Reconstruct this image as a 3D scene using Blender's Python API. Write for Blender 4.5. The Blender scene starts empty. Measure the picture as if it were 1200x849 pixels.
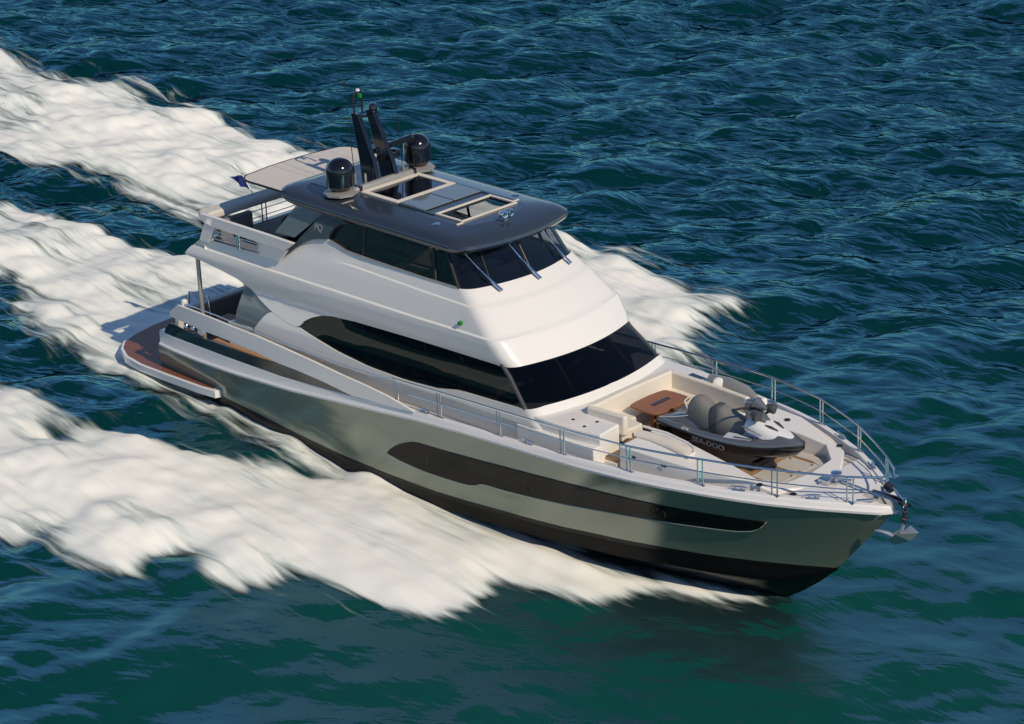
import bpy, bmesh, math, random
import numpy as np
from mathutils import Vector, Matrix, Euler
from mathutils.geometry import delaunay_2d_cdt

random.seed(4)
RNG = np.random.default_rng(11)
scene = bpy.context.scene
COL = scene.collection
R = math.radians

# ------------------------------------------------------------------ boat frame -> world
# Boat frame: x forward, y to port, z up.  Planing trim lifts the bow by 3.6 degrees.
TRIM = math.atan(0.063)
T = Matrix.Translation((0, 0, -0.624 * math.cos(TRIM))) @ Matrix.Rotation(-TRIM, 4, 'Y')

# ------------------------------------------------------------------ camera
cam_d = bpy.data.cameras.new('camera')
cam_d.sensor_width = 36.0
cam_d.lens = 85.558
cam_d.clip_start = 0.5
cam_d.clip_end = 9000
cam = bpy.data.objects.new('camera', cam_d)
COL.objects.link(cam)
RW = [[0.7232897, 0.6904832, 0.0092162], [0.2851158, -0.2864537, -0.9146875], [-0.6289363, 0.6642118, -0.4040567]]
M = Matrix.Identity(4)
for i in range(3):
    M[i][0] = RW[0][i]
    M[i][1] = -RW[1][i]
    M[i][2] = -RW[2][i]
M[0][3], M[1][3], M[2][3] = 47.1805, -41.5775, 28.5784
cam.matrix_world = M
scene.camera = cam

# ------------------------------------------------------------------ sky, sun, exposure
SUN = Vector((0.7128, -0.085, 0.66)).normalized()
elev = math.asin(SUN.z)
world = bpy.data.worlds.new('World')
scene.world = world
world.use_nodes = True
wn = world.node_tree
sky = wn.nodes.new('ShaderNodeTexSky')
sky.sky_type = 'NISHITA'
sky.sun_disc = False
sky.sun_elevation = elev
sky.altitude = 2500
sky.sun_rotation = math.atan2(SUN.x, SUN.y)
sky.air_density = 1.1
sky.dust_density = 0.1
sky.ozone_density = 4.0
bg = wn.nodes['Background']
bg.inputs['Strength'].default_value = 0.15
wn.links.new(sky.outputs['Color'], bg.inputs['Color'])
sun_d = bpy.data.lights.new('sun', 'SUN')
sun_d.energy = 4.6
sun_d.angle = R(0.5)
sun_d.color = (1.0, 0.85, 0.66)
sun = bpy.data.objects.new('sun', sun_d)
sun.rotation_euler = SUN.to_track_quat('Z', 'Y').to_euler()
COL.objects.link(sun)
scene.view_settings.view_transform = 'Standard'
scene.view_settings.look = 'None'
scene.view_settings.exposure = -0.5
scene.view_settings.gamma = 1.0
scene.view_settings.use_curve_mapping = False
scene.cycles.max_bounces = 8
scene.cycles.transparent_max_bounces = 12
scene.cycles.caustics_reflective = False
scene.cycles.caustics_refractive = False

# ------------------------------------------------------------------ materials
def mat(name, base, rough=0.5, metal=0.0, coat=0.0, var=0.0, vscale=3.0, bump=0.0, bscale=40.0, ior=1.5, spec=0.5):
    m = bpy.data.materials.new(name)
    m.use_nodes = True
    nt = m.node_tree
    b = nt.nodes['Principled BSDF']
    b.inputs['Base Color'].default_value = (*base, 1)
    b.inputs['Roughness'].default_value = rough
    b.inputs['Metallic'].default_value = metal
    b.inputs['Coat Weight'].default_value = coat
    b.inputs['Coat Roughness'].default_value = 0.04
    b.inputs['IOR'].default_value = ior
    b.inputs['Specular IOR Level'].default_value = spec
    tc = nt.nodes.new('ShaderNodeTexCoord')
    if var > 0:
        n = nt.nodes.new('ShaderNodeTexNoise')
        n.inputs['Scale'].default_value = vscale
        n.inputs['Detail'].default_value = 5
        nt.links.new(tc.outputs['Object'], n.inputs['Vector'])
        mx = nt.nodes.new('ShaderNodeMix')
        mx.data_type = 'RGBA'
        mx.inputs[6].default_value = (*[c * (1 - var) for c in base], 1)
        mx.inputs[7].default_value = (*[min(1, c * (1 + var)) for c in base], 1)
        nt.links.new(n.outputs['Fac'], mx.inputs[0])
        nt.links.new(mx.outputs[2], b.inputs['Base Color'])
        mr = nt.nodes.new('ShaderNodeMapRange')
        mr.inputs[3].default_value = rough * 0.85
        mr.inputs[4].default_value = rough * 1.2
        nt.links.new(n.outputs['Fac'], mr.inputs[0])
        nt.links.new(mr.outputs[0], b.inputs['Roughness'])
    if bump > 0:
        n2 = nt.nodes.new('ShaderNodeTexNoise')
        n2.inputs['Scale'].default_value = bscale
        n2.inputs['Detail'].default_value = 4
        nt.links.new(tc.outputs['Object'], n2.inputs['Vector'])
        bp = nt.nodes.new('ShaderNodeBump')
        bp.inputs['Strength'].default_value = bump
        bp.inputs['Distance'].default_value = 0.02
        nt.links.new(n2.outputs['Fac'], bp.inputs['Height'])
        nt.links.new(bp.outputs['Normal'], b.inputs['Normal'])
    return m

def glass_mat(name, tint, see, rough=0.02, ior=1.5):
    """tinted glass: part of the light passes, Fresnel reflection on top"""
    m = bpy.data.materials.new(name)
    m.use_nodes = True
    nt = m.node_tree
    out = nt.nodes['Material Output']
    b = nt.nodes['Principled BSDF']
    b.inputs['Base Color'].default_value = (*tint, 1)
    b.inputs['Roughness'].default_value = rough
    tr = nt.nodes.new('ShaderNodeBsdfTransparent')
    tr.inputs[0].default_value = (*see, 1)
    gl = nt.nodes.new('ShaderNodeBsdfGlossy')
    gl.inputs['Roughness'].default_value = rough
    fr = nt.nodes.new('ShaderNodeFresnel')
    # same Fresnel seen from either face of the thin pane
    geo = nt.nodes.new('ShaderNodeNewGeometry')
    ii = nt.nodes.new('ShaderNodeMapRange')
    ii.inputs[3].default_value = ior; ii.inputs[4].default_value = 1.0 / ior
    nt.links.new(geo.outputs['Backfacing'], ii.inputs[0])
    nt.links.new(ii.outputs[0], fr.inputs[0])
    mix = nt.nodes.new('ShaderNodeMixShader')
    nt.links.new(fr.outputs[0], mix.inputs[0])
    nt.links.new(tr.outputs[0], mix.inputs[1])
    nt.links.new(gl.outputs[0], mix.inputs[2])
    nt.links.new(mix.outputs[0], out.inputs[0])
    return m

def teak_mat(name, a, bcol, axis=1, width=0.07):
    m = bpy.data.materials.new(name)
    m.use_nodes = True
    nt = m.node_tree
    b = nt.nodes['Principled BSDF']
    tc = nt.nodes.new('ShaderNodeTexCoord')
    sp = nt.nodes.new('ShaderNodeSeparateXYZ')
    nt.links.new(tc.outputs['Object'], sp.inputs[0])
    md = nt.nodes.new('ShaderNodeMath'); md.operation = 'PINGPONG'
    md.inputs[1].default_value = width / 2
    nt.links.new(sp.outputs[axis], md.inputs[0])
    lt = nt.nodes.new('ShaderNodeMath'); lt.operation = 'LESS_THAN'
    lt.inputs[1].default_value = 0.0035
    nt.links.new(md.outputs[0], lt.inputs[0])
    mp = nt.nodes.new('ShaderNodeMapping')
    mp.inputs['Scale'].default_value = (2.5, 22, 22) if axis == 1 else (22, 2.5, 22)
    nt.links.new(tc.outputs['Object'], mp.inputs[0])
    n = nt.nodes.new('ShaderNodeTexNoise')
    n.inputs['Scale'].default_value = 1.0
    n.inputs['Detail'].default_value = 6
    nt.links.new(mp.outputs[0], n.inputs['Vector'])
    mx = nt.nodes.new('ShaderNodeMix'); mx.data_type = 'RGBA'
    mx.inputs[6].default_value = (*a, 1); mx.inputs[7].default_value = (*bcol, 1)
    nt.links.new(n.outputs['Fac'], mx.inputs[0])
    m2 = nt.nodes.new('ShaderNodeMix'); m2.data_type = 'RGBA'
    m2.inputs[7].default_value = (0.02, 0.018, 0.015, 1)
    nt.links.new(lt.outputs[0], m2.inputs[0])
    nt.links.new(mx.outputs[2], m2.inputs[6])
    nt.links.new(m2.outputs[2], b.inputs['Base Color'])
    b.inputs['Roughness'].default_value = 0.45
    return m

MT = {
    'white': mat('white_gelcoat', (0.81, 0.795, 0.75), 0.22, coat=0.3, var=0.02, vscale=0.8, bump=0.03, bscale=1.1),
    'cap': mat('white_moulding', (0.78, 0.77, 0.75), 0.3, var=0.025, vscale=2),
    'nonskid': mat('nonskid_deck', (0.56, 0.53, 0.47), 0.75, var=0.06, vscale=6, bump=0.5, bscale=160),
    'hull': mat('grey_green_hull_paint', (0.235, 0.265, 0.20), 0.13, metal=0.35, coat=0.7, var=0.03, vscale=0.5, bump=0.07, bscale=0.9),
    'panel': mat('dark_green_panel', (0.012, 0.022, 0.018), 0.18, coat=0.8, var=0.05),
    'bottom': mat('black_bottom_paint', (0.006, 0.006, 0.007), 0.22, var=0.2, vscale=2, spec=0.13),
    'stripe': mat('boot_stripe_paint', (0.008, 0.008, 0.008), 0.2, var=0.05, spec=0.3),
    'roof': mat('dark_metallic_roof_paint', (0.05, 0.066, 0.09), 0.22, metal=0.35, coat=0.6, var=0.03),
    'leg': mat('dark_grey_fashion_plate', (0.075, 0.10, 0.115), 0.28, metal=0.3, coat=0.5, var=0.04),
    'steel': mat('polished_steel', (0.62, 0.63, 0.65), 0.14, metal=1.0, var=0.04),
    'alu': mat('grey_aluminium', (0.38, 0.37, 0.35), 0.4, metal=0.4, var=0.05),
    'black': mat('black_gloss', (0.006, 0.006, 0.009), 0.13, coat=0.6, var=0.1),
    'matblack': mat('black_satin', (0.01, 0.01, 0.012), 0.45, var=0.15),
    'galv': mat('bright_galvanised_steel', (0.62, 0.64, 0.67), 0.35, metal=0.7, var=0.08, vscale=12),
    'cream': mat('cream_upholstery', (0.74, 0.69, 0.59), 0.75, var=0.03, vscale=9, bump=0.25, bscale=90),
    'canopy': mat('canopy_fabric', (0.62, 0.59, 0.54), 0.85, var=0.04, vscale=7, bump=0.3, bscale=120),
    'greysofa': mat('grey_upholstery', (0.20, 0.19, 0.185), 0.8, var=0.08, vscale=8, bump=0.3, bscale=90),
    'navy': mat('navy_fabric', (0.012, 0.014, 0.035), 0.7, var=0.15, vscale=8),
    'dark': mat('dark_interior', (0.018, 0.018, 0.02), 0.6, var=0.2),
    'floor': mat('brown_carpet', (0.10, 0.075, 0.055), 0.9, var=0.15, vscale=5),
    'settee': mat('taupe_settee', (0.24, 0.20, 0.16), 0.8, var=0.08, vscale=6),
    'tan': mat('tan_leather', (0.42, 0.27, 0.14), 0.55, var=0.1, vscale=6),
    'wood': teak_mat('varnished_table_wood', (0.24, 0.09, 0.035), (0.33, 0.14, 0.06), 1, 5.0),
    'teak': teak_mat('teak_planking', (0.36, 0.20, 0.10), (0.47, 0.28, 0.15), 1, 0.075),
    'teakwet': teak_mat('wet_teak_planking', (0.17, 0.055, 0.035), (0.25, 0.095, 0.055), 1, 0.075),
    'glass': glass_mat('tinted_glass', (0.01, 0.01, 0.012), (0.42, 0.43, 0.44), 0.02, 1.4),
    'glassup': glass_mat('lightly_tinted_glass', (0.01, 0.01, 0.012), (0.68, 0.70, 0.71)),
    'glassclear': mat('grey_tinted_screen', (0.24, 0.29, 0.31), 0.08, coat=0.6, var=0.06, vscale=1.5),
    'sunglass': mat('grey_green_roof_glass', (0.16, 0.20, 0.20), 0.08, coat=1.0, var=0.03),
    'hullglass': mat('smoked_hull_glass', (0.012, 0.011, 0.010), 0.06, var=0.2, vscale=1.5, spec=0.17),
    'blackglass': mat('black_glass', (0.004, 0.004, 0.006), 0.03, coat=1.0, var=0.1),
    'blue': mat('blue_flag_cloth', (0.01, 0.025, 0.16), 0.8, var=0.15, vscale=14),
    'green': mat('green_lamp_lens', (0.01, 0.22, 0.03), 0.2, var=0.1),
    'skin': mat('skin', (0.50, 0.27, 0.17), 0.5, var=0.06, vscale=20),
    'shirt': mat('dark_shirt', (0.014, 0.015, 0.02), 0.8, var=0.15),
    'hair': mat('dark_hair', (0.015, 0.01, 0.008), 0.6, var=0.2, vscale=60),
    'jsgrey': mat('gunmetal_deck_plastic', (0.21, 0.22, 0.23), 0.24, metal=0.55, coat=0.3, var=0.05),
    'jsseat': mat('grey_vinyl_seat', (0.19, 0.187, 0.172), 0.6, var=0.06, vscale=9, bump=0.15, bscale=90),
    'jsdark': mat('charcoal_vinyl', (0.06, 0.064, 0.07), 0.5, var=0.08),
    'jswhite': mat('white_hood', (0.78, 0.78, 0.76), 0.2, coat=0.4, var=0.02),
    'letter': mat('silver_lettering', (0.30, 0.30, 0.31), 0.4, var=0.05),
    'letterw': mat('pale_lettering', (0.6, 0.6, 0.58), 0.4, var=0.05),
    'chain': mat('dark_galvanised_chain', (0.05, 0.04, 0.05), 0.4, metal=0.6, var=0.3, vscale=30),
}

MT['glassclear'].node_tree.nodes['Principled BSDF'].inputs['Alpha'].default_value = 0.72

# ------------------------------------------------------------------ mesh helpers
def link(name, me, m, parent=None, smooth=True, angle=35):
    if m is not None:
        me.materials.append(MT[m] if isinstance(m, str) else m)
    if smooth:
        for p in me.polygons:
            p.use_smooth = True
        me.set_sharp_from_angle(angle=R(angle))
    o = bpy.data.objects.new(name, me)
    COL.objects.link(o)
    if parent is not None:
        o.parent = parent
    return o

def from_bm(name, bm, m, parent=None, smooth=True, angle=35):
    bmesh.ops.recalc_face_normals(bm, faces=bm.faces)
    me = bpy.data.meshes.new(name)
    bm.to_mesh(me)
    bm.free()
    return link(name, me, m, parent, smooth, angle)

def from_py(name, verts, faces, m, parent=None, smooth=True, angle=35):
    bm = bmesh.new()
    vs = [bm.verts.new(v) for v in verts]
    for f in faces:
        if len(set(f)) > 2:
            try:
                bm.faces.new([vs[i] for i in f])
            except ValueError:
                pass
    return from_bm(name, bm, m, parent, smooth, angle)

def solid(o, t, off=0.0):
    md = o.modifiers.new('thickness', 'SOLIDIFY')
    md.thickness = t
    md.offset = off
    sp = o.modifiers.new('crisp rim', 'EDGE_SPLIT')
    sp.split_angle = R(40)
    return o

def bevel(o, w, seg=3):
    for q in [q for q in o.modifiers if q.type == 'EDGE_SPLIT']:
        o.modifiers.remove(q)
    md = o.modifiers.new('bevel', 'BEVEL')
    md.harden_normals = True
    md.width = w
    md.segments = seg
    md.limit_method = 'ANGLE'
    md.angle_limit = R(40)
    return o

def sub(o, lv=1):
    md = o.modifiers.new('smooth', 'SUBSURF')
    md.levels = lv
    md.render_levels = lv
    return o

def bm_box(bm, c, s, rot=None):
    mm = Matrix.Translation(c)
    if rot is not None:
        mm = mm @ Euler(rot).to_matrix().to_4x4()
    mm = mm @ Matrix.Diagonal((*s, 1))
    bmesh.ops.create_cube(bm, size=1.0, matrix=mm)

def box(name, c, s, m, parent=None, rot=None, bev=0.02, seg=3):
    bm = bmesh.new()
    bm_box(bm, c, s, rot)
    o = from_bm(name, bm, m, parent)
    if bev:
        bevel(o, bev, seg)
    return o

def bm_tube(bm, pts, r, n=10, closed=False, cap=True):
    pts = [Vector(p) for p in pts]
    rr = r if isinstance(r, (list, tuple)) else [r] * len(pts)
    rings = []
    N = len(pts)
    prev = None
    for i, p in enumerate(pts):
        if closed:
            d = pts[(i + 1) % N] - pts[i - 1]
        else:
            d = pts[min(i + 1, N - 1)] - pts[max(i - 1, 0)]
        d.normalize()
        ref = Vector((0, 0, 1)) if abs(d.z) < 0.95 else Vector((1, 0, 0))
        if prev is not None:
            a = prev - d * prev.dot(d)
            a = a.normalized() if a.length > 1e-4 else d.cross(ref).normalized()
        else:
            a = d.cross(ref).normalized()
        prev = a
        b = d.cross(a)
        rings.append([bm.verts.new(p + (a * math.cos(2 * math.pi * k / n) + b * math.sin(2 * math.pi * k / n)) * rr[i]) for k in range(n)])
    for i in range(N if closed else N - 1):
        A, Bq = rings[i], rings[(i + 1) % N]
        for k in range(n):
            bm.faces.new((A[k], A[(k + 1) % n], Bq[(k + 1) % n], Bq[k]))
    if cap and not closed:
        bm.faces.new(rings[0][::-1])
        bm.faces.new(rings[-1])

def tube(name, pts, r, m, parent=None, n=10, closed=False):
    bm = bmesh.new()
    bm_tube(bm, pts, r, n, closed)
    return from_bm(name, bm, m, parent)

def bm_lathe(bm, prof, c=(0, 0, 0), n=32, axis=None):
    c = Vector(c)
    q = Vector((0, 0, 1)).rotation_difference(Vector(axis)).to_matrix() if axis is not None else Matrix.Identity(3)
    rings = []
    for r, z in prof:
        if r < 1e-5:
            rings.append([bm.verts.new(c + q @ Vector((0, 0, z)))])
        else:
            rings.append([bm.verts.new(c + q @ Vector((r * math.cos(2 * math.pi * k / n), r * math.sin(2 * math.pi * k / n), z))) for k in range(n)])
    for A, Bq in zip(rings, rings[1:]):
        for k in range(n):
            k2 = (k + 1) % n
            f = [A[k % len(A)], A[k2 % len(A)], Bq[k2 % len(Bq)], Bq[k % len(Bq)]]
            f2 = []
            for v in f:
                if v not in f2:
                    f2.append(v)
            if len(f2) > 2:
                bm.faces.new(f2)

def lathe(name, prof, c, m, parent=None, n=32, axis=None):
    bm = bmesh.new()
    bm_lathe(bm, prof, c, n, axis)
    return from_bm(name, bm, m, parent)

def grid(name, rows, m, parent=None, closed=False, smooth=True, angle=35):
    """rows[i][j] -> points; quads between"""
    verts = [p for r in rows for p in r]
    n = len(rows[0])
    faces = []
    for i in range(len(rows) - 1):
        for j in range(n if closed else n - 1):
            j2 = (j + 1) % n
            faces.append((i * n + j, i * n + j2, (i + 1) * n + j2, (i + 1) * n + j))
    o = from_py(name, verts, faces, m, parent, smooth, angle)
    return o

def resample(poly, step):
    out = []
    n = len(poly)
    for i in range(n):
        a, b = Vector(poly[i]), Vector(poly[(i + 1) % n])
        k = max(1, int((b - a).length / step))
        for q in range(k):
            out.append(a.lerp(b, q / k))
    return out

def smooth_poly(poly, it=2):
    """Chaikin corner cutting of a closed 2-D outline"""
    p = [Vector(q) for q in poly]
    for _ in range(it):
        q = []
        for i in range(len(p)):
            a, b = p[i], p[(i + 1) % len(p)]
            q += [a.lerp(b, .25), a.lerp(b, .75)]
        p = q
    return p

def cdt(poly, step, holes=()):
    pts = resample(poly, step)
    n = len(pts)
    edges = [(i, (i + 1) % n) for i in range(n)]
    faces = [list(range(n))]
    xs = [p.x for p in pts]; ys = [p.y for p in pts]
    def inside(x, y):
        c = False
        j = n - 1
        for i in range(n):
            if (pts[i].y > y) != (pts[j].y > y) and x < (pts[j].x - pts[i].x) * (y - pts[i].y) / (pts[j].y - pts[i].y) + pts[i].x:
                c = not c
            j = i
        return c
    allp = list(pts)
    gx = min(xs) + step / 2
    while gx < max(xs):
        gy = min(ys) + step / 2
        while gy < max(ys):
            if inside(gx, gy) and min((Vector((gx, gy)) - p).length for p in pts) > step * 0.45:
                allp.append(Vector((gx, gy)))
            gy += step
        gx += step
    v, e, f, *_ = delaunay_2d_cdt(allp, edges, faces, 1, 1e-5)
    return v, f

def sheet(name, poly, yfun, m, parent, side=-1, thick=0.03, step=0.16, off=0.0, angle=35):
    """outline in (x, z), lifted onto y = side*(yfun(x,z)+off), then given thickness"""
    v, f = cdt(poly, step)
    verts = [(p.x, side * (yfun(p.x, p.y) + off), p.y) for p in v]
    o = from_py(name, verts, [list(q) for q in f], m, parent, True, angle)
    if thick:
        solid(o, thick, 0)
    return o

def flat(name, poly, z, m, parent, thick=0.02, zf=None, step=0.4):
    """outline in (x, y) at height z (or zf(x, y))"""
    v, f = cdt(poly, step)
    bm = bmesh.new()
    top = [bm.verts.new((p.x, p.y, zf(p.x, p.y) if zf else z)) for p in v]
    for q in f:
        bm.faces.new([top[i] for i in q])
    r = bmesh.ops.extrude_face_region(bm, geom=bm.faces[:])
    for g in r['geom']:
        if isinstance(g, bmesh.types.BMVert):
            g.co.z -= thick
    return from_bm(name, bm, m, parent)

def lin(x, tab):
    return float(np.interp(x, [t[0] for t in tab], [t[1] for t in tab]))

def thing(name, label, cat, loc=(0, 0, 0), group=None, mtx=None):
    o = bpy.data.objects.new(name, None)
    COL.objects.link(o)
    o.empty_display_size = 0.3
    o.matrix_world = (T @ Matrix.Translation(loc)) if mtx is None else mtx
    o['label'] = label
    o['category'] = cat
    if group:
        o['group'] = group
    return o

def text_mesh(name, s, size, mtx, m, parent, depth=0.004, shear=0.0, sx=1.0):
    cu = bpy.data.curves.new(name, 'FONT')
    cu.body = s
    cu.size = size
    cu.extrude = depth
    cu.shear = shear
    cu.offset = size * 0.03
    cu.align_x = 'CENTER'; cu.align_y = 'CENTER'
    o = bpy.data.objects.new(name, cu)
    COL.objects.link(o)
    dg = bpy.context.evaluated_depsgraph_get()
    me = bpy.data.meshes.new_from_object(o.evaluated_get(dg))
    bpy.data.objects.remove(o)
    me.transform(mtx @ Matrix.Diagonal((sx, 1, 1, 1)))
    me.materials.clear()
    return link(name, me, m, parent, smooth=False)

# ------------------------------------------------------------------ sea

VD = Vector((RW[2][0], RW[2][1], 0)).normalized()      # view direction on the water
VR = Vector((VD.y, -VD.x, 0))
CAM0 = Vector((47.18, -41.58, 0))

def gauss_field(n, m, lx, ly, step, seed, power=2.0):
    """smooth random field, correlation lengths lx, ly (metres)"""
    g = np.random.default_rng(seed).normal(size=(n, m))
    kx = np.fft.fftfreq(n, step)[:, None] * lx
    ky = np.fft.fftfreq(m, step)[None, :] * ly
    flt = np.exp(-0.5 * ((kx * 2.2) ** 2 + (ky * 2.2) ** 2) ** (power / 2))
    h = np.real(np.fft.ifft2(np.fft.fft2(g) * flt))
    return h / h.std()

N = 1024
STEP = 0.135
LT = N * STEP
def ocean():
    k1 = 2 * np.pi * np.fft.fftfreq(N, STEP)
    KX, KY = np.meshgrid(k1, k1, indexing='ij')     # KX along view depth, KY across
    K = np.hypot(KX, KY); K[0, 0] = 1
    wd = np.array([-0.95, 0.30])
    cosw = (KX * wd[0] + KY * wd[1]) / K
    V = 3.1
    L = V * V / 9.81
    P = np.exp(-1 / (K * L) ** 2) / K ** 4 * (0.10 + 0.90 * np.abs(cosw) ** 2.0) * np.exp(-(K * 0.10) ** 2) 
    # a longer swell beneath
    P += 0.25 * P.max() * np.exp(-((K - 0.62) / 0.16) ** 2) * np.abs(cosw) ** 6
    P[0, 0] = 0
    g = (RNG.normal(size=(N, N)) + 1j * RNG.normal(size=(N, N))) * np.sqrt(P)
    h = np.real(np.fft.ifft2(g)); sc = 0.125 / h.std()
    dx = np.real(np.fft.ifft2(-1j * KX / K * g)); dy = np.real(np.fft.ifft2(-1j * KY / K * g))
    return h * sc, dx * sc, dy * sc
OH, ODX, ODY = ocean()
D0, W0 = 22.0, -60.0            # patch: depth 22..138 m from camera, -60..60 m across
ND, NW = 850, 880
dI = np.arange(ND) * STEP + D0
wI = np.arange(NW) * STEP + W0
DD, WW = np.meshgrid(dI, wI, indexing='ij')
edge = np.minimum.reduce([np.arange(ND)[:, None] + 0 * WW, (ND - 1 - np.arange(ND))[:, None] + 0 * WW,
                          np.arange(NW)[None, :] + 0 * WW, (NW - 1 - np.arange(NW))[None, :] + 0 * WW])
fade = np.clip(edge / 40.0, 0, 1)
BX = CAM0.x + VD.x * DD + VR.x * WW
BY = CAM0.y + VD.y * DD + VR.y * WW
# water is calmer close ahead of and beside the hull
near = np.exp(-(np.maximum(0, np.hypot((BX - 16) / 9.0, (BY + 6) / 9.0) - 0.4)) ** 2)
amp = fade * (1 - 0.75 * near)
hh = OH[:ND, :NW] * amp
px = BX + (ODX[:ND, :NW] * VD.x + ODY[:ND, :NW] * VR.x) * amp * 0.55
py = BY + (ODX[:ND, :NW] * VD.y + ODY[:ND, :NW] * VR.y) * amp * 0.55
SEA_H = hh

def sea_h(x, y):
    """height of the sea surface (before chop shift), bilinear"""
    d0 = (x - CAM0.x) * VD.x + (y - CAM0.y) * VD.y
    w0 = (x - CAM0.x) * VR.x + (y - CAM0.y) * VR.y
    def bil(G, d, w):
        a = np.clip((d - D0) / STEP, 0, ND - 1.001); b = np.clip((w - W0) / STEP, 0, NW - 1.001)
        i = a.astype(int); j = b.astype(int); fa = a - i; fb = b - j
        return G[i, j] * (1 - fa) * (1 - fb) + G[i + 1, j] * fa * (1 - fb) + G[i, j + 1] * (1 - fa) * fb + G[i + 1, j + 1] * fa * fb
    d, w = d0, w0
    for _ in range(4):
        d, w = d0 - 0.55 * bil(ODX[:ND, :NW] * amp, d, w), w0 - 0.55 * bil(ODY[:ND, :NW] * amp, d, w)
    return bil(SEA_H, d, w)

def mesh_np(name, verts, quads, m):
    me = bpy.data.meshes.new(name)
    me.vertices.add(len(verts))
    me.vertices.foreach_set('co', np.ascontiguousarray(verts, dtype=np.float32).ravel())
    me.loops.add(quads.size)
    me.loops.foreach_set('vertex_index', np.ascontiguousarray(quads, dtype=np.int32).ravel())
    me.polygons.add(len(quads))
    me.polygons.foreach_set('loop_start', np.arange(0, quads.size, 4, dtype=np.int32))
    me.polygons.foreach_set('use_smooth', np.ones(len(quads), dtype=bool))
    me.update(calc_edges=True)
    me.materials.append(m)
    o = bpy.data.objects.new(name, me)
    COL.objects.link(o)
    return o

def grid_quads(n, m):
    i, j = np.meshgrid(np.arange(n - 1), np.arange(m - 1), indexing='ij')
    a = (i * m + j).ravel()
    return np.stack([a, a + 1, a + m + 1, a + m], 1)

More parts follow.
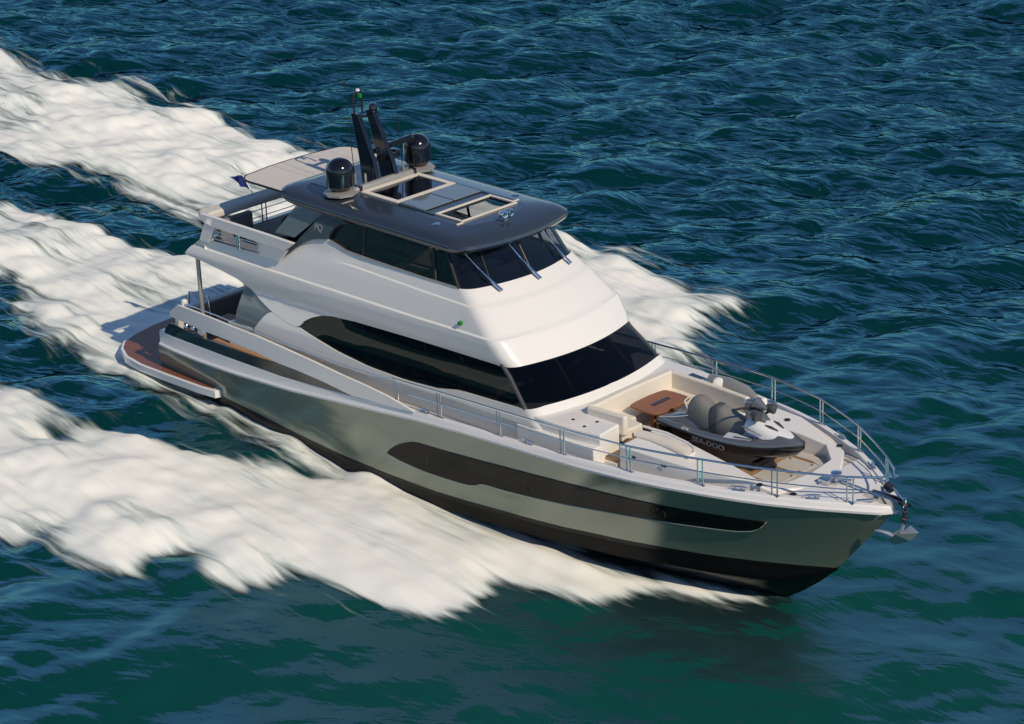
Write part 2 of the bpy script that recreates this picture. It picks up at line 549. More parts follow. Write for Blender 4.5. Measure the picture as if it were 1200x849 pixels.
def water_mat():
    m = bpy.data.materials.new('sea_water')
    m.use_nodes = True
    nt = m.node_tree
    b = nt.nodes['Principled BSDF']
    b.inputs['Roughness'].default_value = 0.11
    b.inputs['Specular Tint'].default_value = (0.45, 0.80, 1.0, 1)
    b.inputs['IOR'].default_value = 1.333
    tc = nt.nodes.new('ShaderNodeTexCoord')
    # body colour: patches of deeper and greener water
    n0 = nt.nodes.new('ShaderNodeTexNoise')
    n0.inputs['Scale'].default_value = 0.06
    n0.inputs['Detail'].default_value = 3
    nt.links.new(tc.outputs['Object'], n0.inputs['Vector'])
    mx = nt.nodes.new('ShaderNodeMix'); mx.data_type = 'RGBA'
    # aerated green-teal water round the boat, deep navy further off
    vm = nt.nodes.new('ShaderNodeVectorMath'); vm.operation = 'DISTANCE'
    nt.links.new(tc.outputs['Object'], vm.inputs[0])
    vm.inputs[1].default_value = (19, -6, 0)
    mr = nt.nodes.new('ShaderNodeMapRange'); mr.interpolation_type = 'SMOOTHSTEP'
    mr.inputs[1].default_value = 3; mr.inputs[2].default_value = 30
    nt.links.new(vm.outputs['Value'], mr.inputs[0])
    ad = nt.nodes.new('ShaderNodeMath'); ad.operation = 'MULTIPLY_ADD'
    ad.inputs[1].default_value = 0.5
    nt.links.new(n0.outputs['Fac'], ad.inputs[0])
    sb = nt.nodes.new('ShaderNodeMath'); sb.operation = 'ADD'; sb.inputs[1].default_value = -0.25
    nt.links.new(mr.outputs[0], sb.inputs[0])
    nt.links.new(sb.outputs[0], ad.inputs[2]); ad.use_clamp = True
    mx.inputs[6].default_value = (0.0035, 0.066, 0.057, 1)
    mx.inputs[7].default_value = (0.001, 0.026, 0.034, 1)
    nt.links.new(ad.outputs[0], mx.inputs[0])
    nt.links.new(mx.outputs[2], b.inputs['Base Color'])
    # ripples running with the boat's track near it
    mp = nt.nodes.new('ShaderNodeMapping')
    mp.inputs['Scale'].default_value = (0.22, 1.5, 1)
    nt.links.new(tc.outputs['Object'], mp.inputs[0])
    n1 = nt.nodes.new('ShaderNodeTexNoise')
    n1.inputs['Scale'].default_value = 1.0
    n1.inputs['Detail'].default_value = 4
    n1.inputs['Roughness'].default_value = 0.55
    nt.links.new(mp.outputs[0], n1.inputs['Vector'])
    n2 = nt.nodes.new('ShaderNodeTexNoise')
    n2.inputs['Scale'].default_value = 3.2
    n2.inputs['Detail'].default_value = 5
    nt.links.new(tc.outputs['Object'], n2.inputs['Vector'])
    b1 = nt.nodes.new('ShaderNodeBump')
    b1.inputs['Strength'].default_value = 0.28
    b1.inputs['Distance'].default_value = 0.12
    nt.links.new(n1.outputs['Fac'], b1.inputs['Height'])
    b2 = nt.nodes.new('ShaderNodeBump')
    b2.inputs['Strength'].default_value = 0.14
    b2.inputs['Distance'].default_value = 0.03
    nt.links.new(n2.outputs['Fac'], b2.inputs['Height'])
    nt.links.new(b1.outputs['Normal'], b2.inputs['Normal'])
    # wind ripples, crests lying across the wind
    m1 = nt.nodes.new('ShaderNodeMapping'); m1.inputs['Rotation'].default_value = (0, 0, -math.atan2(VD.y, VD.x) + 0.25)
    m2 = nt.nodes.new('ShaderNodeMapping'); m2.inputs['Scale'].default_value = (0.85, 0.36, 1)
    nt.links.new(tc.outputs['Object'], m1.inputs[0]); nt.links.new(m1.outputs[0], m2.inputs[0])
    n3 = nt.nodes.new('ShaderNodeTexNoise')
    n3.inputs['Scale'].default_value = 1.0
    n3.inputs['Detail'].default_value = 3
    n3.inputs['Roughness'].default_value = 0.55
    n3.inputs['Distortion'].default_value = 0.5
    nt.links.new(m2.outputs[0], n3.inputs['Vector'])
    b3 = nt.nodes.new('ShaderNodeBump')
    b3.inputs['Distance'].default_value = 0.44
    gust = nt.nodes.new('ShaderNodeMath'); gust.operation = 'MULTIPLY_ADD'
    gust.inputs[1].default_value = 1.5; gust.inputs[2].default_value = 0.2
    nt.links.new(n0.outputs['Fac'], gust.inputs[0])
    mr3 = nt.nodes.new('ShaderNodeMapRange'); mr3.interpolation_type = 'SMOOTHSTEP'
    mr3.inputs[1].default_value = 8; mr3.inputs[2].default_value = 36; mr3.inputs[3].default_value = 0.15
    nt.links.new(vm.outputs['Value'], mr3.inputs[0])
    gm = nt.nodes.new('ShaderNodeMath'); gm.operation = 'MULTIPLY'
    nt.links.new(gust.outputs[0], gm.inputs[0]); nt.links.new(mr3.outputs[0], gm.inputs[1])
    nt.links.new(gm.outputs[0], b3.inputs['Strength'])
    nt.links.new(n3.outputs['Fac'], b3.inputs['Height'])
    nt.links.new(b2.outputs['Normal'], b3.inputs['Normal'])
    nt.links.new(b3.outputs['Normal'], b.inputs['Normal'])
    # body of the water plus a bluish surface reflection weighted by Fresnel
    out = nt.nodes['Material Output']
    b.inputs['Specular IOR Level'].default_value = 0.0
    gl = nt.nodes.new('ShaderNodeBsdfGlossy')
    gl.inputs['Color'].default_value = (0.16, 0.365, 0.365, 1)
    # the churned water close to the boat mirrors less sharply
    mrr = nt.nodes.new('ShaderNodeMapRange'); mrr.interpolation_type = 'SMOOTHSTEP'
    mrr.inputs[1].default_value = 6; mrr.inputs[2].default_value = 30; mrr.inputs[3].default_value = 0.42; mrr.inputs[4].default_value = 0.10
    nt.links.new(vm.outputs['Value'], mrr.inputs[0])
    nt.links.new(mrr.outputs[0], gl.inputs['Roughness'])
    fr = nt.nodes.new('ShaderNodeFresnel'); fr.inputs['IOR'].default_value = 1.17
    nt.links.new(b3.outputs['Normal'], gl.inputs['Normal']); nt.links.new(b3.outputs['Normal'], fr.inputs['Normal'])
    ms = nt.nodes.new('ShaderNodeMixShader')
    nt.links.new(fr.outputs[0], ms.inputs[0]); nt.links.new(b.outputs[0], ms.inputs[1]); nt.links.new(gl.outputs[0], ms.inputs[2])
    nt.links.new(ms.outputs[0], out.inputs[0])
    return m

def build_sea():
    v = np.stack([px.ravel(), py.ravel(), hh.ravel()], 1)
    q = grid_quads(ND, NW)[:, ::-1]
    # outer sheet to the horizon, sharing the patch's flat border
    cs = [(0, 0), (0, NW - 1), (ND - 1, NW - 1), (ND - 1, 0)]
    inner = [i * NW + j for i, j in cs]
    far = 4000.0
    outs = []
    for sd, sw in ((-1, -1), (-1, 1), (1, 1), (1, -1)):
        p = CAM0 + VD * (80 + sd * far) + VR * (sw * far)
        outs.append((p.x, p.y, 0.0))
    base = len(v)
    v = np.vstack([v, np.array(outs)])
    extra = [[inner[k], inner[(k + 1) % 4], base + (k + 1) % 4, base + k] for k in range(4)]
    q = np.vstack([q, np.array(extra)])
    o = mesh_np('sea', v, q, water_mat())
    o['kind'] = 'structure'
    return o
build_sea()

# ------------------------------------------------------------------ wake foam
FOAM = {
'starboard_bow_wave': [(16.58, -0.55), (15.42, -1.28), (14.11, -2.57), (13.51, -3.28), (12.82, -3.61), (12.35, -4.19), (11.79, -4.39), (12.06, -4.82), (12.34, -5.87), (12.17, -6.26), (11.73, -6.53), (10.57, -7.22), (9.19, -7.31), (8.14, -7.46), (7.55, -8.03), (7.2, -8.8), (6.39, -9.19), (5.42, -9.05), (5.2, -10.06), (4.93, -10.63), (4.17, -11.2), (3.31, -11.32), (1.97, -11.09), (0.88, -11.21), (-1.0, -11.44), (-3.47, -11.84), (-9.55, -11.5), (-16, -11.0), (-16, -6.9), (-7.67, -6.87), (-6.16, -6.2), (-5.29, -5.57), (-3.84, -6.06), (-2.8, -6.27), (-1.8, -5.59), (-0.49, -5.05), (0.39, -5.0), (0.99, -4.7), (2.39, -4.11), (3.53, -3.7), (4.56, -3.04), (4.71, -1.95), (7.24, -1.92), (9.49, -1.72), (11.3, -1.55), (12.1, -1.71), (13.35, -1.7), (14.84, -1.32)],
'stern_wash': [(-45, 1.0), (-25.18, 2.25), (-21.24, 2.41), (-19.08, 2.99), (-17.84, 3.4), (-16.79, 3.86), (-15.79, 3.46), (-14.29, 3.37), (-13.04, 3.73), (-11.94, 3.74), (-10.69, 4.13), (-7.47, 4.41), (-0.33, 2.14), (4.9, -2.13), (4.85, -3.31), (3.38, -3.63), (2.07, -3.62), (1.11, -3.31), (-0.14, -3.25), (-1.48, -3.16), (-2.85, -3.06), (-4.44, -3.32), (-6.3, -3.11), (-7.35, -3.1), (-8.91, -3.11), (-9.28, -3.21), (-11.16, -2.26), (-12.54, -1.66), (-14.86, -1.95), (-18.31, -2.21), (-45, -3.5)],
'port_bow_wave': [(-60, 15), (-43.6, 14.21), (-37.63, 13.63), (-33.87, 13.53), (-31.87, 13.34), (-28.56, 13.38), (-26.65, 14.2), (-25.54, 14.37), (-24.11, 14.27), (-22.59, 14.28), (-20.21, 14.17), (-18.17, 14.07), (-17.14, 14.83), (-16.04, 14.55), (-15.22, 14.02), (-12.95, 13.92), (-9.55, 14.4), (-6.38, 14.5), (-3.86, 14.5), (-2.39, 13.96), (-0.54, 13.96), (1.54, 13.42), (2.57, 13.24), (3.63, 13.0), (4.41, 13.29), (4.81, 13.01), (5.09, 12.05), (5.8, 10.34), (7.0, 8.6), (9.0, 6.6), (12.0, 4.2), (15.5, 1.2), (14.8, 1.1), (10.0, 2.2), (6, 2.8), (2.0, 4.2), (-0.59, 5.8), (-7.22, 7.2), (-10.82, 7.31), (-12.86, 6.63), (-13.77, 6.54), (-14.4, 6.61), (-15.1, 6.15), (-16.22, 6.23), (-17.42, 6.24), (-18.5, 6.15), (-19.53, 6.01), (-20.27, 5.64), (-22.22, 5.23), (-24.67, 4.76), (-29.77, 5.23), (-60, 6.0)],
}
def poly_sd(X, Y, poly):
    """signed distance, positive inside"""
    P = np.array(poly); n = len(P)
    d2 = np.full(X.shape, 1e9); ins = np.zeros(X.shape, bool)
    for i in range(n):
        ax, ay = P[i]; bx, by = P[(i + 1) % n]
        ex, ey = bx - ax, by - ay
        t = np.clip(((X - ax) * ex + (Y - ay) * ey) / (ex * ex + ey * ey + 1e-12), 0, 1)
        d2 = np.minimum(d2, (X - ax - t * ex) ** 2 + (Y - ay - t * ey) ** 2)
        c = ((ay > Y) != (by > Y)) & (X < (bx - ax) * (Y - ay) / (by - ay + 1e-12) + ax)
        ins ^= c
    return np.where(ins, 1, -1) * np.sqrt(d2)

def foam_mat(name, thin):
    m = bpy.data.materials.new(name)
    m.use_nodes = True
    nt = m.node_tree
    out = nt.nodes['Material Output']
    b = nt.nodes['Principled BSDF']
    b.inputs['Roughness'].default_value = 0.8
    b.inputs['Specular IOR Level'].default_value = 0.2
    at = nt.nodes.new('ShaderNodeAttribute'); at.attribute_name = 'foam'
    tc = nt.nodes.new('ShaderNodeTexCoord')
    mp = nt.nodes.new('ShaderNodeMapping')
    mp.inputs['Scale'].default_value = (0.30, 2.4, 1.0)
    nt.links.new(tc.outputs['Object'], mp.inputs[0])
    n1 = nt.nodes.new('ShaderNodeTexNoise')
    n1.inputs['Scale'].default_value = 1.2
    n1.inputs['Detail'].default_value = 7
    n1.inputs['Roughness'].default_value = 0.56
    n1.inputs['Distortion'].default_value = 0.6
    nt.links.new(mp.outputs[0], n1.inputs['Vector'])
    # alpha = density + streaky noise
    def math_(op, a, bb):
        q = nt.nodes.new('ShaderNodeMath'); q.operation = op
        for i, v in enumerate((a, bb)):
            if isinstance(v, (int, float)):
                q.inputs[i].default_value = v
            else:
                nt.links.new(v, q.inputs[i])
        return q.outputs[0]
    s = math_('ADD', math_('MULTIPLY', at.outputs['Fac'], 1.75), math_('MULTIPLY', math_('SUBTRACT', n1.outputs['Fac'], 0.5), thin))
    mr = nt.nodes.new('ShaderNodeMapRange'); mr.interpolation_type = 'SMOOTHSTEP'
    mr.inputs[1].default_value = 0.30; mr.inputs[2].default_value = 1.15
    nt.links.new(s, mr.inputs[0])
    nt.links.new(mr.outputs[0], b.inputs['Alpha'])
    mr2 = nt.nodes.new('ShaderNodeMapRange'); mr2.interpolation_type = 'SMOOTHSTEP'
    mr2.inputs[1].default_value = 0.5; mr2.inputs[2].default_value = 1.6
    nt.links.new(s, mr2.inputs[0])
    mx = nt.nodes.new('ShaderNodeMix'); mx.data_type = 'RGBA'
    mx.inputs[6].default_value = (0.58, 0.67, 0.64, 1)
    mx.inputs[7].default_value = (0.90, 0.895, 0.82, 1)
    nt.links.new(mr2.outputs[0], mx.inputs[0])
    nt.links.new(mx.outputs[2], b.inputs['Base Color'])
    bp = nt.nodes.new('ShaderNodeBump')
    bp.inputs['Strength'].default_value = 0.22
    bp.inputs['Distance'].default_value = 0.12
    nt.links.new(n1.outputs['Fac'], bp.inputs['Height'])
    nt.links.new(bp.outputs['Normal'], b.inputs['Normal'])
    return m

def build_foam(key, name, label, h0, thin, dens, seed, tex=1.0, dmax=1.0, rise=1.8, step=0.11, xmin=-48):
    P = FOAM[key]
    xs = [p[0] for p in P]; ys = [p[1] for p in P]
    gx = np.arange(max(min(xs), xmin) - 1.8, max(xs) + 1.8, step)
    gy = np.arange(min(ys) - 1.8, max(ys) + 1.8, step)
    X, Y = np.meshgrid(gx, gy, indexing='ij')
    n, m = X.shape
    wob = gauss_field(n, m, 3.0, 0.75, step, seed) * 0.22 + gauss_field(n, m, 1.5, 0.25, step, seed + 5) * 0.12
    sd = poly_sd(X, Y, P) + wob
    dn = np.clip((sd + 0.55) / dens, 0, 1)
    dn = dn * dn * (3 - 2 * dn)
    dn = dn * dmax
    halo = 0.21 * np.clip(1 + sd / 1.6, 0, 1) ** 1.5
    dn = np.maximum(dn, halo)
    up = np.clip((sd + 0.1) / rise, 0, 1); up = up * up * (3 - 2 * up)
    lump = gauss_field(n, m, 3.4, 1.2, step, seed + 1)
    lump2 = gauss_field(n, m, 1.3, 0.38, step, seed + 2)
    lump3 = gauss_field(n, m, 0.5, 0.16, step, seed + 3)
    sh = sea_h(X, Y)
    Z = np.maximum(sh, sh * (1 - 0.6 * up)) + 0.025 + h0 * up * (0.8 + 0.11 * lump) + up * (0.022 * lump2 + 0.008 * lump3) * tex
    v = np.stack([X.ravel(), Y.ravel(), Z.ravel()], 1)
    q = grid_quads(n, m)
    keep = (dn.ravel()[q] > 0.02).any(1)
    q = q[keep]
    used = np.unique(q)
    remap = -np.ones(len(v), int); remap[used] = np.arange(len(used))
    o = mesh_np(name, v[used], remap[q], foam_mat(name, thin))
    a = o.data.attributes.new('foam', 'FLOAT', 'POINT')
    big = gauss_field(n, m, 3.5, 1.2, step, seed + 8)
    a.data.foreach_set('value', np.clip(dn + 0.14 * big * dn, 0, 1.3).ravel()[used].astype(np.float32))
    o['kind'] = 'stuff'
    o['label'] = label
    o['category'] = 'foam'
    return o
build_foam('starboard_bow_wave', 'bow_wave_foam', 'broad white bow wave of foam nearest the viewer along the starboard side', 0.32, 1.7, 1.4, 20, 0.8, 0.84)
build_foam('stern_wash', 'stern_wash_foam', 'white churned wash trailing straight behind the swim platform', 0.22, 2.3, 1.5, 40, 1.1, 0.70)
build_foam('port_bow_wave', 'far_wave_foam', 'white band of foam on the far side beyond the yacht', 0.24, 2.2, 1.6, 60, 1.4, 0.70)

# ------------------------------------------------------------------ yacht
yacht = thing('motor_yacht', 'large white motor yacht with grey-green hull and dark hardtop speeding through foam', 'yacht')

YS = [(-3.6, 2.6), (-2.6, 2.72), (0, 2.86), (4, 2.97), (8, 3.02), (11, 3.0), (13, 2.96), (14.39, 2.84), (15.3, 2.66), (16.16, 2.42), (17.0, 2.1), (17.8, 1.74), (18.6, 1.27), (19.26, 0.82), (19.7, 0.46), (19.92, 0.2), (20.0, 0.04)]
def ysh(x, z=0):
    return lin(x, YS)
ZR = [(-3.4, 2.0), (-1.5, 1.99), (0.47, 2.06), (2.65, 2.19), (4.73, 2.39), (6.37, 2.54), (7.65, 2.66), (9.16, 2.74), (10.6, 2.79), (12.0, 2.82), (13.4, 2.85), (14.4, 2.88), (16.1, 2.89), (17.0, 2.86), (18.0, 2.83), (18.8, 2.79), (19.5, 2.75), (20, 2.70)]
ZC = [(-3.1, 2.44), (2.3, 2.51), (5.16, 2.69), (7.39, 2.86), (10.4, 2.94), (14.4, 3.06), (16.2, 3.08), (17.9, 3.04), (19.3, 2.96), (20, 2.86)]
YB = [(-3.4, 2.55), (0, 2.76), (4, 2.86), (8, 2.86), (10.8, 2.72), (12, 2.55), (13.5, 2.22), (14.7, 1.85), (15.8, 1.45), (16.8, 0.98), (17.6, 0.55), (18.39, 0.015)]
ZB = [(-3.4, 1.28), (0.57, 1.05), (2.7, 0.86), (4.5, 0.74), (6, 0.68), (7.6, 0.67), (9.1, 0.71), (10.5, 0.78), (13, 0.81), (15.1, 0.80), (17.7, 0.76), (18.39, 0.72)]
XA, XBT, XTT = -3.4, 18.39, 20.0

def hull_pt(t, s):
    """t 0..1 aft->stem, s 0..1 boot stripe -> rail line (half-breadth y >= 0)"""
    xb = XA + t * (XBT - XA); xt = XA + t * (XTT - XA)
    p = 1.0 + 0.35 * max(0, (t - 0.55) / 0.45) ** 1.2
    yb, yt = lin(xb, YB), lin(xt, YS)
    return (xb + (xt - xb) * s, yb + (yt - yb) * s ** p, lin(xb, ZB) + (lin(xt, ZR) - lin(xb, ZB)) * s)

def yhull(x, z):
    t, s = (x - XA) / (XTT - XA), 0.5
    for _ in range(12):
        xb = XA + t * (XBT - XA); xt = XA + t * (XTT - XA)
        zb, zt = lin(xb, ZB), lin(xt, ZR)
        s = (z - zb) / (zt - zb)
        t = (x - XA) / ((XBT - XA) * (1 - s) + (XTT - XA) * s)
    return hull_pt(t, max(0, min(1, s)))[1]

def mirror_rows(rows):
    """rows run starboard; add the port half (mirror) as one continuous band"""
    return [[(p[0], -p[1], p[2]) for p in r] + [(p[0], p[1], p[2]) for p in reversed(r)] for r in rows]

TS = [i / 90 for i in range(91)]
TS = TS[:-1] + [0.994, 0.998, 1.0]
hull_rows = [[hull_pt(t, s) for t in TS] for s in [k / 14 for k in range(15)]]
hull = grid('hull', mirror_rows(hull_rows), 'hull', yacht)
hull.data.name = 'hull'
# transom below the rail
tr = [[(XA, -lin(XA, YB) * k, lin(XA, ZB)) if j == 0 else (XA - 0.0, -lin(XA, YS) * k, lin(XA, ZR)) for k in (1, .5, 0, -.5, -1)] for j in (0, 1)]
grid('transom', tr, 'hull', yacht)

# bottom: boot stripe band and black underbody
def bottom_pt(t, s):
    xb = XA + t * (XBT - XA)
    yb, zb = lin(xb, YB), lin(xb, ZB)
    STEM = [(-3.4, -0.15), (4, -0.75), (9, -0.92), (13, -0.9), (15.2, -0.82), (16.3, -0.66), (16.89, -0.5), (17.4, -0.15), (17.9, 0.25), (18.39, 0.715)]
    xk = XA + t * (XBT - XA)
    zk = lin(xk, STEM)
    ych = yb * 0.97; zch = zb - 0.42 * min(1, (zb - zk) / 1.2)
    if s < 0.3:
        q = s / 0.3
        return (xb, yb + (ych - yb) * q, zb + (zch - zb) * q)
    q = (s - 0.3) / 0.7
    return (xb, ych * (1 - q), zch + (zk - zch) * (q ** 0.9))
TB = [i / 90 for i in range(91)]
grid('hull_bottom', mirror_rows([[bottom_pt(t, s) for t in TB] for s in [0, 0.1, 0.2, 0.3, 0.31, 0.45, 0.6, 0.75, 0.9, 1.0]]), 'bottom', yacht)
st = []
for t in TB:
    p = hull_pt(t, 0.0); p2 = hull_pt(t, 0.035)
    st.append(((p[0], p[1] + 0.008, p[2] - 0.03), (p2[0], p2[1] + 0.008, p2[2])))
grid('boot_stripe', mirror_rows([[a[0] for a in st], [a[1] for a in st]]), 'stripe', yacht)

# gunwale band: rub rail, outer face, cap, inner face
rows = [[] for _ in range(9)]
for i in range(101):
    x = -3.25 + (20.0 + 3.25) * i / 100
    if i > 96:
        x = [19.75, 19.88, 19.96, 20.0][i - 97]
    y = ysh(x); zr = lin(x, ZR); zc = lin(x, ZC)
    cw = min(0.2, y * 0.6)
    e = 0.035
    xo = 0.05 if x > 19.5 else 0.0
    prof = [(y - 0.03, zr - 0.03), (y + e, zr - 0.02), (y + e + 0.015, zr + 0.04), (y + 0.012, zr + 0.085), (y + 0.0, zr + 0.11), (y - 0.012, zc - 0.04), (y - 0.05, zc), (max(y - cw, 0.0), zc), (max(y - cw - 0.01, 0.0), zc - (0.42 if x < 18.5 else 0.06))]
    for k, (py_, pz) in enumerate(prof):
        rows[k].append((x + xo, py_, pz))
grid('gunwale', mirror_rows(rows), 'cap', yacht)

# aft bulwark: sweeping strip, dark panel beneath it
STRIP = [(-2.16, 3.47), (-0.51, 3.46), (1.34, 3.42), (2.41, 3.36), (3.78, 3.27), (4.78, 3.18), (5.76, 3.11), (6.55, 3.03), (7.39, 2.88), (7.50, 2.855), (6.6, 2.775), (5.6, 2.725), (5.07, 2.70), (4.08, 2.80), (3.05, 2.85), (2.17, 2.86), (1.29, 2.94), (0.2, 2.99), (-1.35, 2.99), (-2.58, 3.04), (-2.52, 3.2)]
PANEL = [(-3.03, 2.445), (-2.66, 2.81), (-1.12, 2.73), (0.17, 2.77), (1.26, 2.77), (2.17, 2.83), (3.05, 2.84), (4.08, 2.79), (5.07, 2.69), (4.06, 2.60), (2.31, 2.51), (0.87, 2.49), (-1.04, 2.44)]
for s in (-1, 1):
    o = sheet('bulwark_strip', STRIP, ysh, 'white', yacht, s, 0.07, 0.18, -0.02)
    bevel(o, 0.015, 2)
    xs = [-2.98 + (5.05 + 2.98) * i / 60 for i in range(61)]
    PT = [(-3.0, 2.47), (-2.66, 2.81), (-1.12, 2.73), (0.17, 2.77), (1.26, 2.77), (2.17, 2.84), (3.05, 2.85), (4.08, 2.80), (5.07, 2.70)]
    solid(grid('bulwark_panel', [[(x, s * (ysh(x) - 0.035), lin(x, ZC) - 0.02 + (lin(x, PT) - lin(x, ZC) + 0.02) * k / 3) for x in xs] for k in range(4)], 'panel', yacht), 0.03, 0)
# grab rail along the top of the strip
for s in (-1, 1):
    pts = []
    for i in range(31):
        x = -1.9 + 8.6 * i / 30
        pts.append((x, s * (ysh(x) - 0.09), lin(x, [(-2.16, 3.53), (-0.5, 3.54), (1.34, 3.5), (2.41, 3.45), (3.78, 3.42), (4.78, 3.4), (5.76, 3.42), (6.7, 3.5)])))
    tube('grab_rail', pts, 0.018, 'steel', yacht, 8)

# hull windows
HW_T = [(6.29, 1.372), (6.40, 1.50), (6.585, 1.64), (6.80, 1.77), (7.032, 1.87), (7.25, 1.95), (7.5, 2.0), (8.44, 2.045), (9.48, 2.10), (10.55, 2.165), (11.88, 2.24), (12.93, 2.285), (14.13, 2.29), (15.6, 2.275), (16.6, 2.25), (17.2, 2.235), (17.47, 2.228)]
HW_B = [(6.29, 1.365), (6.79, 1.29), (7.2, 1.258), (7.715, 1.238), (8.909, 1.26), (9.25, 1.29), (9.45, 1.345), (9.62, 1.43), (9.80, 1.462), (10.42, 1.475), (11.73, 1.57), (12.75, 1.65), (13.95, 1.73), (15.25, 1.77), (16.0, 1.785), (16.75, 1.81), (17.05, 1.87), (17.25, 1.98), (17.40, 2.12), (17.47, 2.222)]
for s in (-1, 1):
    xs = [6.29 + (17.47 - 6.29) * (0.5 - 0.5 * math.cos(math.pi * i / 120)) for i in range(121)]
    rws = []
    for k in range(9):
        rws.append([(x, s * (yhull(x, lin(x, HW_B) + (lin(x, HW_T) - lin(x, HW_B)) * k / 8) + 0.016), lin(x, HW_B) + (lin(x, HW_T) - lin(x, HW_B)) * k / 8) for x in xs])
    w = grid('hull_window', rws, 'hullglass', yacht)
    solid(w, 0.012, 0)
    pts = [(x, s * (yhull(x, lin(x, HW_B) - 0.02) + 0.014), lin(x, HW_B) - 0.02) for x in xs[2:]]
    tube('window_ledge', pts, 0.026, 'hull', w, 8)
    for xp, zp in ((11.3, 1.86), (15.0, 2.03), (7.7, 1.62)):
        lathe('porthole_ring', [(0.13, 0), (0.15, 0.006), (0.165, 0.0)], (xp, s * (yhull(xp, zp) + 0.023), zp), 'hullglass', w, 24, (-(yhull(xp + 0.1, zp) - yhull(xp - 0.1, zp)) / 0.2, s, -(yhull(xp, zp + 0.1) - yhull(xp, zp - 0.1)) / 0.2))

# swim platform
PL = [(-0.55, -2.79), (-0.6, -2.93), (-1.2, -2.98), (-2.6, -2.99), (-3.9, -2.97), (-4.75, -2.82), (-5.35, -2.5), (-5.75, -2.1), (-5.98, -1.5), (-6.15, -0.7), (-6.2, 0)]
PLf = PL + [(x, -y) for x, y in reversed(PL[:-1])]
pin = [(-0.55, 2.70), (-2.0, 2.62), (-3.3, 2.5), (-3.3, -2.5), (-2.0, -2.62), (-0.55, -2.70)]
plat = flat('swim_platform', PLf + pin, 1.34, 'white', yacht, 0.22, None, 0.3)
bevel(plat, 0.04, 3)
PLt = [(x + 0.05, y * 0.972) for x, y in PL[2:]]
PLt = [(-0.75, -2.84)] + PLt
PLt = PLt + [(x, -y) for x, y in reversed(PLt[:-1])] + [(-0.8, 2.76), (-3.3, 2.58), (-3.35, -2.58), (-0.8, -2.76)]
flat('teak_deck', PLt, 1.356, 'teakwet', plat, 0.012, None, 0.3)

# main deck sheet (side decks) and cockpit sole
dk = []
for i in range(61):
    x = -2.9 + (19.85 + 2.9) * i / 60
    dk.append((x, -max(ysh(x) - 0.1, 0.02)))
def zdeck(x, y):
    return lin(x, [(-3, 2.02), (-0.9, 2.02), (-0.89, 2.70), (3, 2.68), (10, 2.68), (14, 2.72), (17.2, 2.80), (17.9, 2.93), (18.6, 2.95), (20, 2.82)])
flat('side_deck', dk + [(x, -y) for x, y in reversed(dk)], 0, 'nonskid', yacht, 0.05, zdeck, 0.3)
flat('bow_deck', [(x, y) for x, y in [(17.95, -1.45), (18.6, -1.07), (19.2, -0.66), (19.6, -0.35), (19.9, -0.06), (19.9, 0.06), (19.6, 0.35), (19.2, 0.66), (18.6, 1.07), (17.95, 1.45)]], 0, 'cap', yacht, 0.03, lambda x, y: zdeck(x, y) + 0.012, 0.2)
# teak strip seen through the bulwark opening
for s in (-1, 1):
    flat('side_teak', [(-0.85, s * 2.3), (-0.85, s * 2.76), (2.2, s * 2.82), (2.3, s * 2.3)], 0, 'teak', yacht, 0.01, lambda x, y: zdeck(x, y) + 0.016, 0.3)

# ------------------------------------------------------------------ superstructure surface
BT = [(2.4, 2.38), (3.13, 2.40), (3.16, 2.47), (3.22, 2.49), (3.66, 2.43), (4.40, 2.20), (4.47, 2.23), (4.6, 2.28), (5.0, 2.34), (5.67, 2.16), (6.0, 2.05), (6.9, 1.87)]
FT = [(2.4, 11.9), (3.13, 11.9), (3.22, 11.85), (3.66, 11.45), (4.42, 10.62), (5.0, 10.19), (5.67, 9.42), (6.0, 9.0), (6.9, 8.42)]
def Bz(x, z):
    return lin(z, BT) + 0.012 * max(0, 8 - x)
def plan(u, z, off=0.0):
    b = lin(z, BT) + off
    xF = lin(z, FT) + off
    cm, rc = 0.42, 0.34
    xc = xF - cm - rc
    if u < 7:
        return (u, b + 0.012 * (8 - u))
    if u <= 8:
        x = 7 + (u - 7) * (xc - 7)
        return (x, b + 0.012 * max(0, 8 - x))
    y1 = b - rc
    p0 = (xc, b); p1 = (xF - cm * 1.02 + 0.03, b + 0.005); p2 = (xF - cm * (y1 / b) ** 2, y1)
    if u <= 9:
        t = u - 8
        a, c, d = (1 - t) ** 2, 2 * t * (1 - t), t * t
        return (a * p0[0] + c * p1[0] + d * p2[0], a * p0[1] + c * p1[1] + d * p2[1])
    y = y1 * (10 - u)
    return (xF - cm * (y / b) ** 2, y)

def urange(a, b, n):
    return [a + (b - a) * i / n for i in range(n + 1)]
def zl1(u):
    return lin(u, [(-2, 5.22), (1, 5.15), (4, 5.11), (7, 5.055), (10, 5.02)])
def zl2(u):
    return lin(u, [(-2, 6.1), (4.1, 5.83), (5.4, 5.78), (7, 5.71), (8, 5.66), (10, 5.66)])

